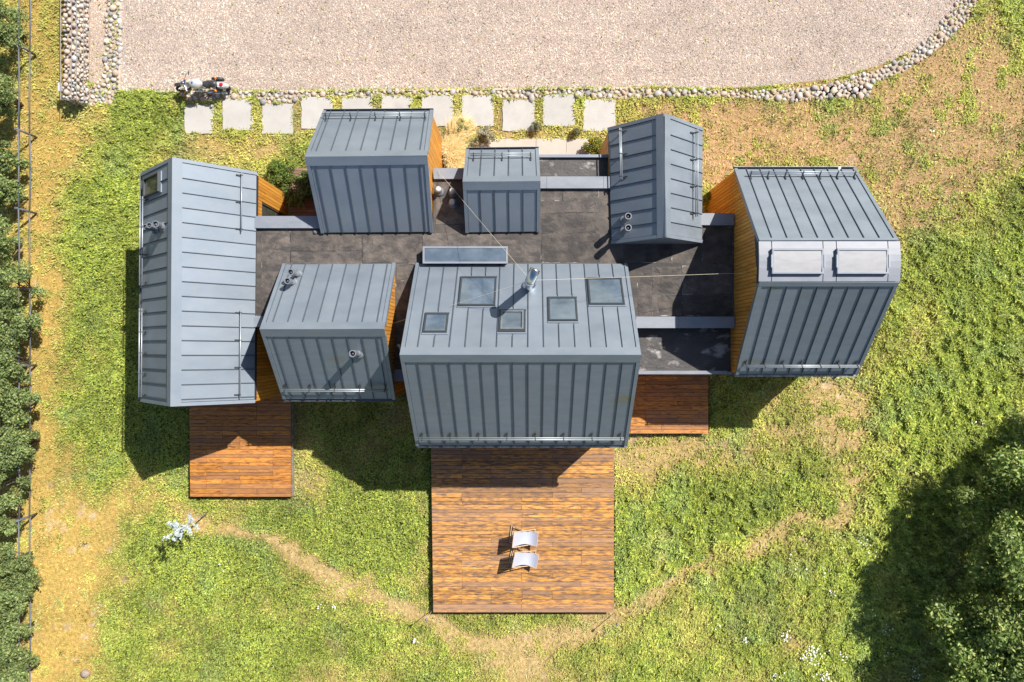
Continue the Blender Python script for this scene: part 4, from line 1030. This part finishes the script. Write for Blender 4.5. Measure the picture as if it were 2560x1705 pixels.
# shrubs by the house
bush(1215, 342, 24, .45, .42, 'dusky lavender shrub at the left end of the concrete path', n=2600, name='shrub', cat='shrub', pal=1.8 * np.array([(.20, .17, .13), (.16, .17, .10), (.25, .23, .20), (.12, .15, .07)]), size=(.018, .04))
bush(1160, 322, 22, .35, .33, 'low green shrub between the golden grass and a slab', n=2200, name='shrub', cat='shrub', pal=1.7 * np.array([(.17, .19, .05), (.12, .16, .04), (.22, .20, .11)]), size=(.018, .04))
bush(1185, 372, 18, .35, .35, 'twiggy brown shrub against the pale path edge', n=1600, name='shrub', cat='shrub', pal=1.8 * np.array([(.20, .16, .10), (.15, .14, .07), (.24, .20, .13)]), size=(.016, .035))
bush(1340, 318, 13, .25, .22, 'tiny grey green shrub between two slabs', n=900, name='shrub', cat='shrub', pal=np.array([(.20, .22, .13), (.15, .17, .09)]), size=(.015, .03))
bush(1440, 330, 12, .25, .22, 'tiny brownish shrub below a slab corner', n=800, name='shrub', cat='shrub', pal=np.array([(.22, .19, .11), (.17, .16, .08)]), size=(.015, .03))
bush(1490, 368, 27, .5, .5, 'yellow flowering shrub beside the narrow wing', n=3000, name='shrub', cat='shrub', pal=np.array([(.10, .17, .03), (.15, .20, .03), (.55, .42, .02), (.18, .24, .04)]), size=(.022, .04))
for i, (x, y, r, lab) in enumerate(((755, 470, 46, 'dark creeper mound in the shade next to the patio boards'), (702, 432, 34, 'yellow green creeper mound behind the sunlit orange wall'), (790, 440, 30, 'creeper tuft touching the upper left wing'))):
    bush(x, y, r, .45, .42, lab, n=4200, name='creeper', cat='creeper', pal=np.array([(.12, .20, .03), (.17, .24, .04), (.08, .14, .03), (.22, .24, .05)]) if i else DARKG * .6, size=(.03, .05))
bush(1770, 495, 13, .4, .4, 'yellow green shrub squeezed between the two right wings', n=900, name='shrub', cat='shrub', pal=np.array([(.17, .24, .04), (.22, .26, .05)]), size=(.02, .04))
# golden ornamental grass
def blades(name, base, n, length, spread, cols, mat, parent, lean=(0, 0), w=.008, seg=4):
    nb = n; ang = rng.random(nb) * 6.283; out = rng.uniform(.2, 1., nb) * spread; L_ = rng.uniform(.7, 1.1, nb) * length
    bx = base[0] + rng.normal(0, .12, nb); by = base[1] + rng.normal(0, .12, nb)
    f = np.linspace(0, 1, seg + 1)[None, :]
    dx = (np.cos(ang) * out + lean[0])[:, None]; dy = (np.sin(ang) * out + lean[1])[:, None]
    x = bx[:, None] + dx * f ** 1.5 + rng.normal(0, .02, (nb, 1)) * f; y = by[:, None] + dy * f ** 1.5; z = L_[:, None] * (f * 1.35 - .75 * f ** 2.2)
    px_, py_ = -np.sin(ang)[:, None], np.cos(ang)[:, None]; ww = w * (1 - f * .75)
    A = np.stack([x - px_ * ww, y - py_ * ww, z], 2); B = np.stack([x + px_ * ww, y + py_ * ww, z], 2)
    V = np.stack([A, B], 2).reshape(-1, 3); o = np.arange(nb)[:, None] * (2 * (seg + 1)); F = []
    for k in range(seg): F.append(np.concatenate([o + 2 * k, o + 2 * k + 1, o + 2 * k + 3, o + 2 * k + 2], 1))
    F = np.concatenate(F, 0); c = np.repeat(cols[rng.integers(0, len(cols), nb)] * rng.uniform(.8, 1.2, nb)[:, None], 2 * (seg + 1), 0)
    return np_mesh(name, V, F, mat, c, parent=parent)
GOLD = np.array([(.95, .78, .42), (.88, .66, .26), (.98, .88, .60), (.75, .52, .16)])
og = empty('ornamental_grass', P(1128, 372)); tag(og, 'golden feathery ornamental grass against the sunlit gable wall', 'ornamental grass')
for (dx, dy, ln) in ((0, -.15, (.15, .1)), (.1, .45, (.35, .25)), (.15, -.6, (.3, -.1))):
    blades('blades', (dx, dy), 2600, .95, .52, GOLD, M['straw'], og, ln, .011)
# silver sapling
sb = P(518, 1283); sp = empty('sapling', sb); tag(sp, 'slender silver white leaved sapling standing alone on the lawn', 'sapling')
MB().tube([(0, 0, 0), (-.02, -.03, 1.2), (-.05, -.06, 2.75)], [.03, .024, .01], 8).build('trunk', M['white'], sp, smooth=True)
n = 560; zz = rng.uniform(1.35, 2.85, n); rad = .36 * np.sin(np.clip((zz - 1.2) / 1.75, 0, 1) * math.pi) ** .6; an = rng.random(n) * 6.28; rr = rad * rng.random(n) ** .5
kk = rng.integers(0, 14, n); ca = rng.random(14) * 6.28; an = ca[kk] + rng.normal(0, .16, n); zz = 1.35 + 1.5 * rng.random(14)[kk] + rr * .6; rr = rr * 1.25
pts = np.stack([rr * np.cos(an) - .05, rr * np.sin(an) - .05, zz], 1)
leaves_mesh('crown', pts, np.tile([0, 0, 1.], (n, 1)), rng.uniform(.03, .06, n), np.tile([.52, .60, .62], (n, 1)) * rng.uniform(.8, 1.15, n)[:, None], M['silverleaf'], sp, .5, .5)
# garden torches
for (b, t, lab) in (((1081, 1523), (1065.5, 1550), 'garden torch pole at the left corner of the large terrace'), ((1536, 1531), (1543.5, 1561), 'garden torch pole at the right corner of the large terrace')):
    B_ = P(*b); T_ = P(*t, 1.28); o = empty('garden_torch', B_); tag(o, lab, 'garden torch', 'garden torches'); d = T_ - B_
    MB().tube([(0, 0, 0), d * .5 + Vector((.01, 0, 0)), d * .9], .014, 7).build('pole', M['beech'], o, smooth=True)
    MB().tube([d * .9, d * .95, d, d * 1.03], [.02, .05, .055, .02], 10).build('head', M['gutter'], o, smooth=True)
# boulder
bo = link('boulder', stone_mesh(5, 2), None, P(215.5, 1682) + Vector((0, 0, .08))); bo.data.materials.append(M['boulder']); bo.scale = (.18, .17, .13); tag(bo, 'single round brown boulder on the lawn near the bottom left', 'boulder')

# ------------------------------------------------------------------ grass
def ex_rect(px, py, x0, x1, y0, y1): return (px > x0) & (px < x1) & (py > y0) & (py < y1)
def keep(X, Y):
    px = X0 + X * K0; py = Y0 - Y * K0; e = np.zeros(X.shape, bool); j = 4 * (fbm(X, Y, 9, 4, 2) - .5)
    e |= inpoly(px, py, YARD) & (rng.random(X.shape) > .002) | inpoly(px, py, PLOT) & (rng.random(X.shape) > .012)
    for q in (WESTB, SOUTHB, EASTB): e |= inpoly(px, py, q) & (rng.random(X.shape) > .07)
    for x0, x1, y0, y1 in SLABS: e |= ex_rect(px, py, x0 + 2 + j, x1 - 2 + j, y0 + 2 + j, y1 - 2 - j)
    e |= ex_rect(px, py, 1189 + j, 1489, 349 + j, 480)
    for x0, x1, y0, y1 in ((476, 733, 985, 1246), (1082, 1537, 1050, 1534), (1545, 1773, 900, 1086), (722, 812, 420, 560), (152, 196, -100, 246)): e |= ex_rect(px, py, x0, x1, y0, y1)
    def er(x0, x1, y0, y1): # footprint given at eave level
        A, B = P(x0, y1, ZE), P(x1, y0, ZE); return (X > A.x + .1) & (X < B.x - .1) & (Y > A.y + .1) & (Y < B.y - .1)
    for q in ((354, 638, 432, 1005), (708, 989, 560, 996), (803, 1083, 280, 580), (1040, 1568, 560, 1112), (1164, 1350, 376, 580), (1521, 1755, 320, 610), (1836, 2141, 424, 934), (636, 1838, 560, 790), (1350, 1524, 390, 560), (1590, 1836, 700, 900), (985, 1045, 700, 926), (1083, 1166, 436, 560)): e |= er(*q)
    return ~e
NG = 1300000
X = rng.uniform(-22.3, 22.3, NG); Y = rng.uniform(-15., 15.2, NG)
k = keep(X, Y) & (rng.random(NG) > .95 * bare(X, Y)); X, Y = X[k], Y[k]; D = dryness(X, Y); n = len(X)
px = X0 + X * K0; py = Y0 - Y * K0
cl = fbm(X, Y, 1.6, 12, 3)            # green clumps in the dry parts
lushn = np.exp(-((px - 2420) / 330) ** 2 - ((py - 1250) / 520) ** 2) + .7 * np.exp(-((px - 1780) / 230) ** 2 - ((py - 1330) / 150) ** 2)
dryp = sstep(.22, .85, D); isdry = rng.random(n) < dryp * (1 - .85 * sstep(.60, .72, cl)) * .93
tuft = fbm(X, Y, 2.6, 14, 2)
L_ = np.where(isdry, rng.uniform(.03, .08, n), rng.uniform(.06, .15, n) * (1 + .6 * lushn) * (.75 + .6 * tuft))
Wd = np.where(isdry, rng.uniform(.006, .012, n), rng.uniform(.014, .034, n) * (1 + .35 * lushn))
fin = 1 - .22 * sstep(1600, 1300, px) * sstep(500, 800, py); L_ = L_ * fin; Wd = Wd * fin
az = rng.random(n) * 6.283 + 1.2 * (fbm(X, Y, 1.1, 8, 2) - .5)
tilt = np.where(isdry, rng.uniform(.1, .9, n), rng.uniform(-.1, 1.05, n))
dx, dy, dz = np.cos(az) * np.cos(tilt), np.sin(az) * np.cos(tilt), np.sin(tilt)
sx, sy = -np.sin(az), np.cos(az)
md = sstep(.42, .68, fbm(X, Y, 3.6, 13, 2))
zb = np.where(isdry, .002, rng.uniform(0, .05, n) * (1 + lushn) + .15 * md * (1 - dryp) * (.7 + .8 * lushn))
g1 = np.array([(.29, .36, .055), (.38, .43, .075), (.22, .29, .05), (.46, .48, .10), (.19, .26, .06)])
d1 = np.array([(.68, .51, .22), (.60, .45, .15), (.74, .58, .31), (.56, .41, .12), (.50, .43, .12)])
lf = sstep(900, 100, px)[:, None]
dcol = d1[rng.integers(0, 5, n)] * (1 - .6 * lf) + .6 * lf * d1[rng.integers(0, 5, n)] * np.array([.94, .86, .62])
rgt = sstep(1500, 2100, px)[:, None]; yel = sstep(.1, .6, D)[:, None] * (1 - .45 * rgt)
ur = (sstep(1450, 1700, px) * sstep(900, 600, py))[:, None]; dcol = dcol * (1 - ur * np.array([.04, .12, .02]))
gcol = g1[rng.integers(0, 5, n)]; gcol = gcol * (1 - yel * .55) + yel * .55 * np.array([.56, .47, .15])
bl = (sstep(.6, .75, fbm(X, Y, .8, 3, 2)) * .5)[:, None]; gcol = gcol * (1 - bl) + bl * gcol * np.array([.85, .95, 1.5])
vari = 1 + .55 * (fbm(X, Y, .55, 6, 3) - .5) + .45 * (fbm(X, Y, 2.1, 10, 2) - .5)
col = np.where(isdry[:, None], dcol, gcol * 1.28 * vari[:, None]) * rng.uniform(.75, 1.25, n)[:, None]
spk = rng.random(n) < .012; col[spk] = np.array([.55, .55, .30]) * rng.uniform(.7, 1.1, spk.sum())[:, None]
V = np.empty((n, 3, 3))
V[:, 0] = np.stack([X - sx * Wd, Y - sy * Wd, zb], 1); V[:, 1] = np.stack([X + sx * Wd, Y + sy * Wd, zb], 1)
V[:, 2] = np.stack([X + dx * L_, Y + dy * L_, zb + dz * L_], 1)
gr = np_mesh('grass', V.reshape(-1, 3), np.arange(3 * n).reshape(-1, 3), M['grass'], np.repeat(col, 3, 0))
tag(gr, 'patchy green and straw coloured meadow grass around the whole house', 'grass', kind='stuff')
print('grass', n)

# broad leaved weed rosettes in the dry part (countless small tufts)
W_ = []
c0 = []
wx, wy = [], []
while len(wx) < 330:
    a, b = random.uniform(1560, 2560), random.uniform(245, 760)
    if random.random() < .35: a, b = random.uniform(60, 2100), random.uniform(1120, 1700)
    q = P(a, b)
    if keep(np.array([q.x]), np.array([q.y]))[0]: wx.append(q.x); wy.append(q.y)
pl = []; nl = []; cl_ = []; sz = []
for a, b in zip(wx, wy):
    r = random.uniform(.08, .22); m_ = int(28 + 130 * r)
    p = rng.normal(0, 1, (m_, 3)) * np.array([r, r, .03]); p[:, 2] = np.abs(p[:, 2]) + .03; p[:, :2] += (a, b); pl.append(p); nl.append(np.tile([0, 0, .8], (m_, 1)))
    cl_.append(np.array([.10, .17, .035]) * rng.uniform(.7, 1.7, (m_, 1))); sz.append(rng.uniform(.02, .045, m_))
o = leaves_mesh('weeds', np.concatenate(pl), np.concatenate(nl), np.concatenate(sz), np.concatenate(cl_), M['grass'], None, .4, .8); tag(o, 'small green weed tufts scattered over the dry meadow', 'weeds', kind='stuff')
# white umbels
FL = [(2022, 1632, 26, 48), (2058, 1690, 22, 28), (1960, 1584, 16, 16), (2100, 1640, 30, 8), (2450, 1190, 26, 22), (2400, 1185, 18, 8), (2210, 1575, 18, 12), (2225, 1615, 30, 7), (2175, 1530, 14, 6), (1860, 1592, 11, 11), (1045, 1598, 10, 9),
      (800, 1512, 8, 5), (836, 1512, 6, 4), (2285, 1690, 20, 14), (2070, 1478, 16, 7), (2150, 1345, 14, 8), (2180, 1380, 16, 4), (1935, 1690, 16, 10), (2440, 1065, 25, 9), (2520, 1040, 20, 7), (1980, 1400, 30, 6), (2530, 1300, 14, 9), (1800, 1560, 12, 4), (2060, 1430, 25, 5), (560, 1410, 20, 2), (2320, 330, 12, 4)]
pts = []
for x, y, r, c in FL:
    for _ in range(c): q = P(x + random.gauss(0, r * .5), y + random.gauss(0, r * .5)); pts.append((q.x, q.y, random.uniform(.16, .3)))
m = MB()
for x, y, z in pts:
    r = random.uniform(.018, .042); b = len(m.v)
    for k_ in range(6): m.v.append((x + r * math.cos(k_ * 1.047) * random.uniform(.7, 1.2), y + r * math.sin(k_ * 1.047) * random.uniform(.7, 1.2), z))
    m.v.append((x, y, z + .012)); m.v.append((x, y, z - .02)); m.f += [(b + k_, b + (k_ + 1) % 6, b + 6) for k_ in range(6)]
o = m.build('flowers', M['petal']); tag(o, 'small white flower heads clustered in the long grass', 'flowers', kind='stuff')
# yellow dots
m = MB()
for _ in range(260):
    x, y = random.uniform(-20, 20), random.uniform(-13.5, 9)
    if not keep(np.array([x]), np.array([y]))[0]: continue
    r = random.uniform(.012, .022); b = len(m.v); z = .12
    for k_ in range(5): m.v.append((x + r * math.cos(k_ * 1.257), y + r * math.sin(k_ * 1.257), z))
    m.f.append(tuple(b + k_ for k_ in range(5)))
M['yel'] = pbr('yellow petals', (.75, .50, .02), rough=.7)
o = m.build('flowers', M['yel']); tag(o, 'tiny yellow flowers sprinkled through the lawn', 'flowers', kind='stuff')
